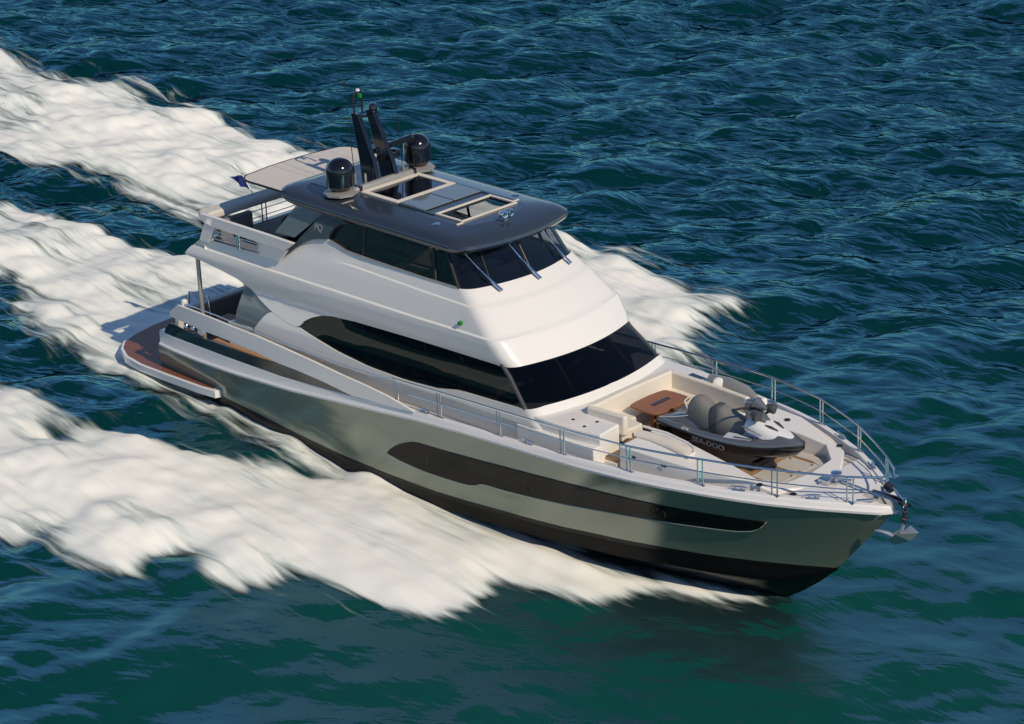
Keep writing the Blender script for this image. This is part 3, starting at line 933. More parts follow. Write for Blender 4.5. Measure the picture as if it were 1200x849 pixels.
def strip(name, us, zlo, zhi, m, parent, off=0.0, nrow=10, thick=0.03, both=True, ledges=False, toff=0.0, so=0.0):
    cols = []
    for u in us:
        a, b = zlo(u), zhi(u)
        zs = [a + (b - a) * k / nrow for k in range(nrow + 1)]
        offs = [off] * len(zs)
        if ledges:
            l1, l2 = zl1(u), zl2(u)
            zs, offs = [], []
            def seg(z0, z1, n, o):
                for k in range(n + 1):
                    z = z0 + (z1 - z0) * k / n
                    z = max(a, min(b, z))
                    zs.append(z)
                    # ledges fade out where the top edge comes close
                    offs.append(o)
            d1 = 0.05; d2 = 0.04 * max(0, min(1, (u - 3.6) / 1.0))
            seg(a, l1, 8, off)
            seg(l1 + 0.03, l2, 8, off - d1)
            seg(l2 + 0.025, max(b, l2 + 0.03), 6, off - d1 - d2)
        cols.append([(*plan(u, z, o), z) for z, o in zip(zs, offs)])
    rows = [[c[k] for c in cols] for k in range(len(cols[0]))]
    if both == True:
        rows = mirror_rows(rows)
    elif both == -1:
        rows = [[(p[0], -p[1], p[2]) for p in r] for r in rows]
    o = grid(name, rows, m, parent)
    if ledges:
        bm = bmesh.new(); bm.from_mesh(o.data)
        bmesh.ops.remove_doubles(bm, verts=bm.verts, dist=0.002)
        bmesh.ops.dissolve_degenerate(bm, edges=bm.edges, dist=0.002)
        bmesh.ops.recalc_face_normals(bm, faces=bm.faces)
        bm.to_mesh(o.data); bm.free()
        for p in o.data.polygons: p.use_smooth = True
        o.data.set_sharp_from_angle(angle=R(30))
    if thick:
        solid(o, thick, so)
    return o

ZLO_A = [(-1.95, 4.93), (-1.19, 4.85), (-0.44, 4.74), (0.16, 4.63), (0.45, 4.50), (0.75, 4.33), (1.02, 4.19), (1.47, 4.01), (2.02, 3.87), (2.5, 3.81), (2.62, 3.86), (2.76, 4.01), (3.02, 4.16), (3.4, 4.29), (3.8, 4.36), (4.76, 4.41), (6, 4.43), (7, 4.44), (10, 4.44)]
ZHI_A = [(-1.95, 4.97), (-1.68, 5.22), (-1.33, 5.46), (0.54, 5.47), (1.56, 5.49), (1.92, 5.55), (2.18, 5.74), (2.45, 5.96), (2.69, 6.12), (2.95, 6.23), (3.23, 6.30), (3.52, 6.34), (3.88, 6.26), (4.22, 6.15), (5.33, 6.10), (6.58, 6.05), (7, 6.03), (8, 6.01), (10, 6.0)]
US_A = urange(-1.95, 2.5, 44) + [2.56, 2.62, 2.68, 2.76, 2.85, 2.95, 3.08, 3.2, 3.4, 3.6, 3.8] + urange(4.0, 7, 15) + urange(7.1, 8, 9) + urange(8.08, 9, 11) + urange(9.1, 10, 9)
body = strip('upper_house', US_A, lambda u: lin(u, ZLO_A), lambda u: lin(u, ZHI_A), 'white', yacht, 0, thick=0.05, ledges=True, so=0)
ZBOT = [(2.6, 3.83), (2.87, 3.77), (3.46, 3.65), (4.13, 3.52), (5.27, 3.39), (6.53, 3.35), (7.0, 3.36), (7.2, 3.40), (7.40, 3.53), (7.52, 3.55), (7.76, 3.57), (8, 3.60), (9, 3.66), (10, 3.66)]
US_W = [2.62, 2.68, 2.76, 2.85, 2.95, 3.08, 3.2, 3.4, 3.6, 3.8] + urange(4.0, 7, 15) + urange(7.1, 8, 9)
win = strip('saloon_window', US_W, lambda u: lin(u, ZBOT) - 0.03, lambda u: lin(u, ZLO_A) + 0.03, 'glass', yacht, -0.045, 5, 0.012, both=-1)
win2 = win.copy(); COL.objects.link(win2); win2.scale = (1, -1, 1)
strip('windscreen', urange(8.2, 9, 8) + urange(9.1, 10, 9), lambda u: lin(u, ZBOT) - 0.03, lambda u: lin(u, ZLO_A) + 0.05, 'glass', yacht, -0.045, 5, 0.012)
for s in (-1, 1):
    # windscreen pillar and mullions
    pts = [(*plan(8.12, z, -0.02), z) for z in (3.58, 3.9, 4.2, 4.5)]
    bm = bmesh.new()
    bm_tube(bm, [(p[0], s * p[1], p[2]) for p in pts], 0.055, 8)
    from_bm('windscreen_pillar', bm, 'jsdark', yacht)
    for u in (9.45,):
        bm = bmesh.new()
        bm_tube(bm, [(plan(u, z, -0.16)[0], s * plan(u, z, -0.16)[1], z) for z in (3.6, 3.9, 4.2, 4.48)], 0.08, 8)
        from_bm('windscreen_mullion', bm, 'matblack', yacht)
    for u in (4.9, 7.05, 7.5):
        bm = bmesh.new()
        bm_tube(bm, [(plan(u, z, -0.12)[0], s * plan(u, z, -0.12)[1], z) for z in (3.3, 3.7, 4.1, 4.48)], 0.06, 8)
        from_bm('saloon_mullion', bm, 'matblack', yacht)
# lower house: under the saloon windows, round to the front
ZTOP_L = [(0.9, 3.45), (1.05, 3.62), (1.25, 3.85), (1.47, 4.0), (1.7, 3.94), (2.02, 3.86), (2.5, 3.80), (2.6, 3.82)]
US_L = urange(0.9, 2.5, 16) + US_W + urange(8.08, 9, 11) + urange(9.1, 10, 9)
def zlo_l(u):
    return lin(u, [(0.9, 2.5), (7, 2.6), (8, 2.62), (10, 3.2)])
lowh = strip('lower_house', US_L, zlo_l, lambda u: lin(u, ZTOP_L) if u < 2.6 else lin(u, ZBOT), 'white', yacht, 0, 26, 0.05)

# cockpit side screens (clear) under the arch
for s in (-1, 1):
    SC = [(0.0, 3.35), (0.28, 4.55), (0.49, 4.44), (1.02, 4.19), (1.44, 4.02), (1.2, 3.75), (0.95, 3.42), (0.8, 3.3)]
    sheet('side_screen', SC, lambda x, z: Bz(x, max(z, 3.66)), 'glassclear', yacht, s, 0.015, 0.2, -0.03)
    # coaming below the screen
    box('cockpit_coaming', (0.35, s * 2.44, 2.97), (1.25, 0.20, 0.8), 'white', yacht, None, 0.04)
    tube('overhang_post', [(-1.62, s * 2.32, 2.0), (-1.62, s * 2.32, 4.9)], 0.062, 'alu', yacht, 14)
# aft bulkhead of the saloon, dark glass doors
box('saloon_bulkhead', (1.35, 0, 3.3), (0.06, 4.6, 2.6), 'blackglass', yacht, None, 0)
# saloon interior
flat('saloon_sole', [(1.4, -2.2), (10.2, -2.2), (11.2, -1.2), (11.2, 1.2), (10.2, 2.2), (1.4, 2.2)], 2.75, 'floor', yacht, 0.05)
for c, sz in (((4.2, -1.5, 3.1), (2.2, 0.8, 0.6)), ((4.2, 1.5, 3.1), (2.4, 0.8, 0.6)), ((7.4, 1.3, 3.25), (1.6, 1.2, 0.9)), ((8.6, -1.2, 3.2), (1.5, 1.3, 0.75))):
    box('saloon_furniture', c, sz, 'settee', yacht, None, 0.06)
flat('dashboard', [(9.6, -2.1), (10.3, -2.05), (11.0, -1.4), (11.25, 0), (11.0, 1.4), (10.3, 2.05), (9.6, 2.1)], 3.55, 'matblack', yacht, 0.1)

# fly deck sole, aft face
fd = [(-1.55, -2.38), (2, -2.33), (7.4, -2.25), (9.0, -2.15), (9.5, -1.6), (9.8, -0.6)]
flat('fly_deck', fd + [(x, -y) for x, y in reversed(fd)], 5.02, 'floor', yacht, 0.1, None, 0.5)
af = [[(-1.95, y, 4.93), (-1.95, y, 4.97), (-1.68, y, 5.22), (-1.33, y, 5.46), (-1.15, y, 5.46), (-1.15, y, 5.05)] for y in (-2.42, -1.2, 0, 1.2, 2.42)]
grid('fly_transom', af, 'white', yacht)
flat('cockpit_ceiling', [(-1.9, -2.4), (1.35, -2.36), (1.35, 2.36), (-1.9, 2.4)], 4.92, 'white', yacht, 0.04)

# pilothouse windows
ZUT = [(3.52, 6.37), (3.62, 6.56), (3.83, 6.71), (4.29, 6.85), (4.93, 6.92), (7, 6.94), (10, 6.96)]
US_U = [3.53, 3.58, 3.64, 3.72, 3.83, 3.95, 4.1, 4.3, 4.6] + urange(4.9, 7, 10) + urange(7.1, 8, 9)
uw = strip('pilothouse_window', US_U, lambda u: lin(u, ZHI_A) - 0.02, lambda u: lin(u, ZUT) + 0.01, 'glassup', yacht, -0.12, 5, 0.012, both=-1)
uw2 = uw.copy(); COL.objects.link(uw2); uw2.scale = (1, -1, 1)
strip('upper_windscreen', urange(8.15, 9, 8) + urange(9.1, 10, 9), lambda u: lin(u, ZHI_A) - 0.02, lambda u: lin(u, ZUT), 'glassup', yacht, -0.12, 5, 0.012)
for s in (-1, 1):
    for nm, u, r in (('windscreen_pillar', 8.1, 0.05), ('pilothouse_mullion', 4.75, 0.035), ('pilothouse_mullion', 7.35, 0.045), ('upper_mullion', 9.2, 0.018)):
        bm = bmesh.new()
        bm_tube(bm, [(plan(u, z, -0.11)[0], s * plan(u, z, -0.11)[1], z) for z in (5.98, 6.3, 6.6, 6.93)], r, 8)
        from_bm(nm, bm, 'matblack', yacht)
bm = bmesh.new()
bm_tube(bm, [(plan(10, z, -0.11)[0], 0, z) for z in (5.98, 6.3, 6.6, 6.93)], 0.025, 8)
from_bm('upper_mullion', bm, 'matblack', yacht)
# pale sill line inside the pilothouse windows
for s in (-1, 1):
    tube('window_sill', [(plan(u, 6.0, -0.07)[0], s * plan(u, 6.0, -0.07)[1], lin(u, ZHI_A) + 0.02) for u in (3.6, 3.9, 4.2, 5, 6, 7, 7.5, 8)], 0.022, 'alu', yacht, 6)

# ------------------------------------------------------------------ hardtop
def ring(b, xa, xf, z, dz=0.0, cm=0.42, rc=0.42, ra=0.35):
    rc = min(rc, b * 0.4); cm = cm * min(1, b / 1.8)
    """closed outline at height z; z rises aft by dz per metre"""
    pts = []
    half = []
    n = 10
    for k in range(n + 1):                 # aft centre -> aft corner
        half.append((xa, (b - ra) * k / n))
    for k in range(1, 9):
        t = k / 8 * math.pi / 2
        half.append((xa + ra - ra * math.cos(t), b - ra + ra * math.sin(t)))
    xc = xf - cm - rc
    for k in range(1, 25):
        half.append((xa + ra + (xc - xa - ra) * k / 24, b))
    y1 = b - rc
    p1 = (xf - cm + 0.02, b); p2 = (xf - cm * (y1 / b) ** 2, y1)
    for k in range(1, 11):
        t = k / 10
        half.append(((1 - t) ** 2 * xc + 2 * t * (1 - t) * p1[0] + t * t * p2[0], (1 - t) ** 2 * b + 2 * t * (1 - t) * p1[1] + t * t * p2[1]))
    for k in range(1, 11):
        y = y1 * (1 - k / 10)
        half.append((xf - cm * (y / b) ** 2, y))
    full = [(x, -y) for x, y in half] + [(x, y) for x, y in reversed(half[1:-1])]
    return [(x, y, z + dz * (8 - x)) for x, y in full]
def taper(r, z_front):
    return r
RD = 0.022
prof = [(1.80, 2.2, 8.30, 6.90), (1.98, 1.9, 8.68, 6.90), (2.03, 1.75, 8.78, 6.95), (2.05, 1.6, 8.84, 7.03), (2.02, 1.5, 8.82, 7.11), (1.93, 1.5, 8.70, 7.19), (1.82, 1.55, 8.56, 7.235), (1.6, 1.65, 8.30, 7.27), (1.2, 1.9, 7.95, 7.305)]
rings = [ring(*p, dz=RD) for p in prof]
verts = [p for r in rings for p in r]
n = len(rings[0])
faces = []
for i in range(len(rings) - 1):
    for j in range(n):
        j2 = (j + 1) % n
        faces.append((i * n + j, i * n + j2, (i + 1) * n + j2, (i + 1) * n + j))
# crown panel with the open hatch left out
HX0, HX1, HY = 6.55, 7.40, 0.94
outl = [Vector((p[0], p[1])) for p in rings[-1]]
rect = [Vector(q) for q in ((HX0, -HY), (HX1, -HY), (HX1, HY), (HX0, HY))]
ed = [(i, (i + 1) % n) for i in range(n)] + [(n + i, n + (i + 1) % 4) for i in range(4)]
cv, ce, cf, *_ = delaunay_2d_cdt(outl + rect, ed, [list(range(n))], 1, 1e-6)
zr0 = rings[-1][0][2] - RD * (8 - rings[-1][0][0])
crown_v = [(p.x, p.y, zr0 + RD * (8 - p.x)) for p in cv]
crown_f = []
for f in cf:
    cx = sum(cv[i].x for i in f) / len(f); cy = sum(cv[i].y for i in f) / len(f)
    if not (HX0 < cx < HX1 and abs(cy) < HY):
        crown_f.append(tuple(f))
roof = from_py('hardtop', verts, faces, 'roof', yacht)
bm = bmesh.new(); bm.from_mesh(roof.data)
if sum(f.normal.z * f.calc_area() for f in bm.faces if f.calc_center_median().z > 7.22) < 0:
    bmesh.ops.reverse_faces(bm, faces=bm.faces)
bm.to_mesh(roof.data); bm.free()
for p in roof.data.polygons: p.use_smooth = True
roof.data.set_sharp_from_angle(angle=R(35))
solid(roof, 0.07, -1)
bm = bmesh.new()
cvs = [bm.verts.new(v) for v in crown_v]
for f in crown_f:
    bm.faces.new([cvs[i] for i in f])
bmesh.ops.recalc_face_normals(bm, faces=bm.faces)
if sum(f.normal.z for f in bm.faces) < 0:
    bmesh.ops.reverse_faces(bm, faces=bm.faces)
me = bpy.data.meshes.new('roof_panel'); bm.to_mesh(me); bm.free()
solid(link('roof_panel', me, 'roof', roof, False), 0.07, -1)

def zroof(x):
    return 7.30 + RD * (8 - x)
def roof_plate(name, x0, x1, y0, y1, dz, th, m, parent, bev=0.01):
    verts = []
    for dzz in (dz, dz + th):
        for x, y in ((x0, y0), (x1, y0), (x1, y1), (x0, y1)):
            verts.append((x, y, zroof(x) + dzz))
    o = from_py(name, verts, [(0, 1, 2, 3), (4, 5, 6, 7), (0, 1, 5, 4), (1, 2, 6, 5), (2, 3, 7, 6), (3, 0, 4, 7)], m, parent)
    if bev:
        bevel(o, bev, 2)
    return o
def frame(name, x0, x1, y0, y1, w, dz, th, m, parent, wx=None):
    wx = wx or w
    bm = bmesh.new()
    for (a, b, c, d) in ((x0, x0 + wx, y0, y1), (x1 - wx, x1, y0, y1), (x0 + wx, x1 - wx, y0, y0 + w), (x0 + wx, x1 - wx, y1 - w, y1)):
        vs = []
        for dzz in (dz, dz + th):
            for x, y in ((a, c), (b, c), (b, d), (a, d)):
                vs.append(bm.verts.new((x, y, zroof(x) + dzz)))
        for f in ((0, 1, 2, 3), (4, 5, 6, 7), (0, 1, 5, 4), (1, 2, 6, 5), (2, 3, 7, 6), (3, 0, 4, 7)):
            bm.faces.new([vs[i] for i in f])
    return from_bm(name, bm, m, parent, smooth=False)
# rear skylight: white frame, black glass
frame('skylight_frame', 3.75, 5.15, -1.02, 1.10, 0.16, 0.01, 0.035, 'cream', roof, 0.14)
roof_plate('skylight_glass', 3.89, 4.95, -0.86, 0.94, 0.006, 0.018, 'blackglass', roof, 0)
# sliding glass panels
roof_plate('roof_glass', 5.19, 6.12, -0.98, 0.03, 0.02, 0.03, 'sunglass', roof)
roof_plate('roof_glass', 5.19, 6.12, 0.07, 1.06, 0.02, 0.03, 'sunglass', roof)
frame('slide_rail', 5.17, 6.50, -1.05, 1.13, 0.07, 0.012, 0.02, 'roof', roof)
# open front hatch
frame('hatch_frame', 6.50, 7.47, -1.0, 1.0, 0.07, 0.012, 0.035, 'cream', roof, 0.06)
box('hatch_latch', (7.5, -1.12, zroof(7.5) + 0.02), (0.05, 0.22, 0.03), 'cream', roof, None, 0.005)
box('hatch_latch', (7.3, 1.12, zroof(7.3) + 0.02), (0.05, 0.22, 0.03), 'cream', roof, None, 0.005)
# cross beam between the domes
bm = bmesh.new()
bm_tube(bm, [(3.62, -1.15, 7.44), (3.66, -0.9, 7.47), (3.68, 0, 7.50), (3.66, 0.9, 7.47), (3.62, 1.15, 7.44)], 0.1, 12)
from_bm('dome_beam', bm, 'alu', roof)
box('beam_strap', (3.66, -0.98, 7.46), (0.24, 0.07, 0.24), 'black', roof, None, 0.01)
box('beam_strap', (3.66, 0.98, 7.46), (0.24, 0.07, 0.24), 'black', roof, None, 0.01)
# satellite domes
for s in (-1, 1):
    c = (3.43, s * 1.40, 7.42)
    plinth = lathe('dome_plinth', [(0, 0), (0.46, 0.0), (0.46, 0.05), (0.34, 0.10), (0, 0.10)], c, 'alu', roof, 8)
    r = 0.37
    prof_d = [(0, 0.10), (0.24, 0.10), (0.30, 0.17), (r * 0.985, 0.24), (r, 0.60)] + [(r * math.cos(t), 0.62 + 0.34 * math.sin(t)) for t in [k * math.pi / 2 / 10 for k in range(1, 10)]] + [(0, 0.96)]
    d = lathe('satellite_dome', prof_d, c, 'black', yacht, 40)
    lathe('dome_seam', [(r + 0.001, 0.595), (r + 0.006, 0.60), (r + 0.001, 0.605)], c, 'matblack', d, 40)
    # roof panels with blue-grey hatch beside the domes
    roof_plate('roof_locker', 2.1, 3.05, s * 0.95 - 0.32, s * 0.95 + 0.32, -0.002, 0.012, 'roof', roof)
# mast: two raked plates, head bow, camera pod, radar
for y, s in ((-0.26, -1), (0.36, 1)):
    bm = bmesh.new()
    vs = []
    prof_m = [(3.10, 7.35), (3.72, 7.35), (3.54, 8.0), (2.97, 9.2), (2.72, 9.2), (2.98, 8.1)]
    for yy, k in ((y - 0.07, 0), (y + 0.07, 0)):
        vs.append([bm.verts.new((x + (0.06 if s > 0 else 0.0), yy - s * 0.04 * (z - 7.35), z)) for x, z in prof_m])
    nn = len(prof_m)
    bm.faces.new(vs[0]); bm.faces.new(vs[1][::-1])
    for i in range(nn):
        bm.faces.new((vs[0][i], vs[0][(i + 1) % nn], vs[1][(i + 1) % nn], vs[1][i]))
    mp_ = from_bm('mast_leg', bm, 'black', yacht)
    bevel(mp_, 0.012, 2)
bm = bmesh.new()
bm_tube(bm, [(2.80, -0.2, 9.15), (2.80, -0.2, 9.62), (2.80, -0.17, 9.72), (2.78, 0, 9.74), (2.74, 0.13, 9.7), (2.72, 0.16, 9.6), (2.72, 0.16, 9.15)], 0.028, 8)
from_bm('mast_head', bm, 'matblack', yacht)
lathe('mast_light', [(0, -0.05), (0.05, -0.05), (0.055, 0.0), (0.05, 0.06), (0, 0.07)], (2.80, 0.03, 9.62), 'green', yacht, 16)
lathe('mast_lamp_cap', [(0, 0), (0.06, 0), (0.05, 0.05), (0, 0.06)], (2.78, -0.02, 9.76), 'white', yacht, 16)
lathe('camera_pod', [(0, 0), (0.10, 0), (0.115, 0.06), (0.115, 0.26), (0.09, 0.34), (0, 0.37)], (2.95, 0.33, 9.02), 'black', yacht, 20)
box('mast_crossbar', (2.85, 0.05, 9.08), (0.12, 0.62, 0.05), 'black', yacht, None, 0.01)
rad = lathe('radar_pedestal', [(0, 0), (0.2, 0), (0.22, 0.05), (0.2, 0.16), (0.1, 0.2), (0, 0.2)], (3.35, 0.55, 7.95), 'black', yacht, 20)
box('radar_arm', (3.25, 0.35, 7.93), (0.3, 0.5, 0.07), 'black', rad, None, 0.015)
box('radar_scanner', (3.35, 0.55, 8.27), (1.25, 0.13, 0.15), 'black', rad, (0, R(-18), R(48)), 0.04)
# aerials, horn, deck hardware
for x, y, h, lean in ((3.15, -0.62, 3.0, -0.22), (3.35, 0.92, 2.5, -0.15)):
    a = tube('whip_aerial', [(x, y, zroof(x)), (x + lean * 0.4, y, zroof(x) + h * 0.4), (x + lean, y, zroof(x) + h)], [0.014, 0.010, 0.005], 'matblack', yacht, 6)
    lathe('aerial_base', [(0, 0), (0.035, 0), (0.03, 0.3), (0, 0.31)], (x, y, zroof(x)), 'alu', a, 10)
lathe('aerial_knob', [(0, -0.05), (0.035, -0.02), (0.035, 0.03), (0, 0.06)], (2.95, -0.62, 10.1), 'matblack', yacht, 10)
for x, y in ((3.35, -0.55), (3.1, 0.7)):
    lathe('roof_sensor', [(0, 0), (0.04, 0), (0.035, 0.3), (0.02, 0.36), (0, 0.37)], (x + 0.12, y, zroof(x)), 'alu', yacht, 12)
# twin-trumpet horn and searchlight on the roof front
sl = lathe('searchlight', [(0, 0), (0.09, 0), (0.09, 0.03), (0.045, 0.06), (0.045, 0.16), (0, 0.17)], (8.1, -0.12, 7.29), 'steel', yacht, 20)
bm = bmesh.new()
bm_lathe(bm, [(0, -0.11), (0.06, -0.09), (0.095, 0.0), (0.10, 0.12), (0.085, 0.125), (0, 0.10)], (8.12, -0.22, 7.47), 20, (1, -0.1, 0.05))
bm_lathe(bm, [(0, -0.11), (0.06, -0.09), (0.095, 0.0), (0.10, 0.12), (0.085, 0.125), (0, 0.10)], (8.12, -0.02, 7.47), 20, (1, 0.1, 0.05))
from_bm('lamp_head', bm, 'steel', sl)
for x, y in ((7.0, -1.45), (6.9, 1.5)):
    lathe('roof_vent', [(0, 0), (0.12, 0), (0.1, 0.02), (0, 0.035)], (x, y, zroof(x) - 0.02), 'steel', yacht, 16)

# fashion plates (grey legs) with logo, clear wing panels
LEG = [(1.77, 5.50), (2.37, 6.06), (3.25, 6.94), (3.35, 7.02), (3.75, 7.02), (4.3, 6.90), (3.95, 6.82), (3.72, 6.66), (3.58, 6.50), (3.52, 6.35), (3.23, 6.31), (2.95, 6.24), (2.69, 6.13), (2.45, 5.97), (2.18, 5.75), (1.92, 5.56)]
WINGP = [(1.46, 6.13), (2.24, 6.15), (3.28, 6.98), (2.42, 7.22)]
for s in (-1, 1):
    lg = sheet('fashion_plate', LEG, Bz, 'leg', yacht, s, 0.06, 0.2, 0.01)
    sheet('wing_screen', WINGP, lambda x, z: Bz(x, z) - 0.02, 'glassclear', yacht, s, 0.015, 0.25, 0.0)
    if s < 0:
        yv = -(Bz(3.2, 6.62) + 0.048)
        mt = Matrix.Translation((3.18, yv - 0.004, 6.60)) @ Matrix.Rotation(R(78.5), 4, 'X')
        text_mesh('plate_lettering', 'FQ', 0.24, mt, 'letter', lg, 0.004)

# aft fly deck: bulwark band, corner post, bars, aft coaming
BAND = [(-1.19, 6.25), (-1.22, 6.12), (-1.05, 5.99), (-0.42, 5.93), (1.0, 5.90), (2.2, 5.87), (2.34, 5.95), (2.62, 6.16), (1.72, 6.19), (0.5, 6.22)]
for s in (-1, 1):
    bnd = sheet('fly_bulwark', BAND, lambda x, z: 2.40, 'white', yacht, s, 0.11, 0.25, 0)
    bevel(bnd, 0.03, 3)
    sheet('corner_post', [(-1.33, 5.45), (-0.95, 5.45), (-0.62, 5.97), (-1.04, 6.03)], lambda x, z: 2.37, 'white', yacht, s, 0.12, 0.25, 0)
    sheet('bulwark_infill', [(1.05, 5.49), (1.9, 5.49), (2.25, 5.86), (1.0, 5.89)], lambda x, z: 2.33, 'white', yacht, s, 0.04, 0.25, 0)
    for z in (5.58, 5.70, 5.80):
        tube('bulwark_bar', [(-0.9, s * 2.36, z), (1.1, s * 2.36, z)], 0.016, 'steel', yacht, 8)
    for x in (0.2, 0.28):
        tube('bulwark_post', [(x, s * 2.36, 5.46), (x, s * 2.36, 5.92)], 0.02, 'steel', yacht, 8)
o = box('aft_coaming', (-1.18, 0, 6.15), (0.52, 4.7, 0.24), 'canopy', yacht, None, 0.09, 4)
for y in (-0.2, -0.35, 1.2):
    tube('aft_rail_post', [(-1.1, y, 5.45), (-1.1, y, 6.05)], 0.02, 'steel', yacht, 8)
for z in (5.65, 5.85):
    tube('aft_rail_bar', [(-1.1, -2.2, z), (-1.1, 2.2, z)], 0.014, 'steel', yacht, 8)
for y0, y1 in ((-2.1, -0.95),):
    b_ = box('fly_sofa', (-0.1, -1.75, 5.27), (1.7, 0.75, 0.42), 'greysofa', yacht, None, 0.06)
    box('sofa_back', (-0.82, -1.55, 5.72), (0.2, 1.15, 0.62), 'greysofa', b_, None, 0.06)
    box('sofa_cushion', (0.35, -1.45, 5.56), (0.9, 0.8, 0.16), 'greysofa', b_, None, 0.05)

# canopy over the aft fly deck
CAN = smooth_poly([(-0.05, -1.95), (-0.25, -1.4), (-0.35, 0), (-0.25, 1.4), (-0.05, 1.95), (1.9, 1.98), (1.9, -1.98)], 0)
CANr = []
for k in range(9):
    t = k / 8 * math.pi / 2
    CANr.append((0.35 - 0.5 * math.cos(t) * 0.9, -1.45 - 0.5 * math.sin(t)))
cano = [(1.95, -1.95)] + CANr[::-1] + [(-0.2, -0.7), (-0.22, 0), (-0.2, 0.7)] + [(x, -y) for x, y in CANr] + [(1.95, 1.95)]
cn = flat('aft_canopy', cano, 0, 'canopy', yacht, 0.05, lambda x, y: 7.29 + 0.02 * (2 - x), 0.3)
bm = bmesh.new()
bm_tube(bm, [(x, y, 7.27 + 0.02 * (2 - x)) for x, y in cano], 0.032, 8)
from_bm('canopy_edge', bm, 'matblack', cn)
for y in (-0.65, 0.65):
    tube('canopy_seam', [(-0.2, y, 7.297 + 0.044), (1.9, y, 7.297)], 0.006, 'canopy', cn, 6)

# pilothouse interior
flat('upper_dashboard', [(7.7, -1.8), (8.2, -1.8), (8.72, -1.0), (8.85, 0), (8.72, 1.0), (8.2, 1.8), (7.7, 1.8)], 5.93, 'matblack', yacht, 0.12)
box('helm_console', (7.7, -0.85, 5.5), (0.5, 1.3, 0.95), 'matblack', yacht, None, 0.05)
for y in (-0.85, 0.6):
    hs = box('helm_seat', (6.75, y, 5.62), (0.55, 0.62, 0.16), 'tan' if y > 0 else 'matblack', yacht, None, 0.05)
    box('seat_back', (6.48, y, 6.0), (0.14, 0.6, 0.7), 'matblack', hs, (0, R(-8), 0), 0.05)
    lathe('seat_pedestal', [(0, 0), (0.2, 0), (0.08, 0.06), (0.07, 0.5), (0, 0.5)], (6.75, y, 5.02), 'steel', hs, 16)
box('pilothouse_table', (5.6, -1.25, 5.75), (1.0, 0.6, 0.05), 'tan', yacht, None, 0.02)
tube('table_pedestal', [(5.6, -1.25, 5.02), (5.6, -1.25, 5.74)], 0.05, 'steel', yacht, 12)
box('pilothouse_settee', (4.7, 1.2, 5.35), (2.2, 1.2, 0.6), 'settee', yacht, None, 0.06)
bm = bmesh.new()
bm_tube(bm, [(7.42, -0.85 + 0.19 * math.cos(t), 5.98 + 0.19 * math.sin(t)) for t in [k * math.pi / 10 for k in range(20)]], 0.017, 8, closed=True)
for t in (0.5, 2.6, 4.7):
    bm_tube(bm, [(7.47, -0.85, 5.98), (7.42, -0.85 + 0.19 * math.cos(t), 5.98 + 0.19 * math.sin(t))], 0.012, 6)
from_bm('steering_wheel', bm, 'black', yacht)

# wipers on the upper windscreen
for a, b_, c, e in (((9.25, -1.25, 5.95), plan(9.25, 6.62), 6.62, plan(8.75, 6.05)), ((9.43, 0.0, 5.95), None, 6.62, None), ((9.2, 1.32, 5.95), None, 6.62, None)):
    y0 = a[1]
    def on(y, z, off=0.03):
        bq = lin(z, BT); xF = lin(z, FT) - 0.08
        return (xF - 0.42 * (y / bq) ** 2 + off, y, z)
    base = on(y0, 5.93, 0.14)
    mid = on(y0 - 0.22, 6.45, 0.07)
    w = tube('wiper_arm', [base, on(y0 - 0.1, 6.15, 0.13), mid], [0.03, 0.022, 0.014], 'steel', yacht, 8)
    tube('wiper_arm_link', [on(y0 + 0.05, 5.93, 0.14), on(y0 - 0.07, 6.15, 0.13), mid], [0.02, 0.016, 0.012], 'steel', w, 8)
    tube('wiper_blade', [on(y0 - 0.36, 6.80, 0.05), mid, on(y0 - 0.05, 6.08, 0.05)], [0.012, 0.018, 0.012], 'steel', w, 8)
# navigation light on the starboard side
nv = lathe('navigation_light', [(0, -0.02), (0.055, -0.02), (0.06, 0.03), (0.05, 0.09), (0, 0.1)], (8.55, -(Bz(8.55, 5.26) - 0.03), 5.26), 'green', yacht, 16, (0, -1, 0.15))

# ------------------------------------------------------------------ foredeck
def prism(name, poly, z0, z1, m, parent, bev=0.03, zt=None, seg=3):
    bm = bmesh.new()
    lo = [bm.verts.new((x, y, z0)) for x, y in poly]
    hi = [bm.verts.new((x, y, zt(x, y) if zt else z1)) for x, y in poly]
    bm.faces.new(lo[::-1]); bm.faces.new(hi)
    k = len(poly)
    for i in range(k):
        bm.faces.new((lo[i], lo[(i + 1) % k], hi[(i + 1) % k], hi[i]))
    o = from_bm(name, bm, m, parent)
    if bev:
        bevel(o, bev, seg)
    return o
# raised plateau ahead of the windscreen, with wings beside the lounge
def arc(xF, z=None, y0=-1, y1=1, n=10, b=2.45, cm=0.42):
    return [(xF - cm * ((y0 + (y1 - y0) * i / n) / b) ** 2, y0 + (y1 - y0) * i / n) for i in range(n + 1)]
plt = [(10.2, -2.46), (12.4, -2.42), (13.15, -2.30), (13.05, -1.50), (12.05, -1.50), (12.0, 0), (12.05, 1.55), (14.7, 1.45), (14.8, 2.0), (13.15, 2.30), (12.4, 2.42), (10.2, 2.46)]
prism('foredeck_house', plt, 2.55, 3.50, 'white', yacht, 0.05)
prism('foredeck_ledge', [(10.6, -2.535), (13.12, -2.53), (13.12, -2.0), (10.6, -2.0)], 2.5, 3.2, 'white', yacht, 0.03)
prism('foredeck_ledge', [(10.6, 2.0), (13.12, 2.0), (13.12, 2.53), (10.6, 2.535)], 2.5, 3.2, 'white', yacht, 0.03)
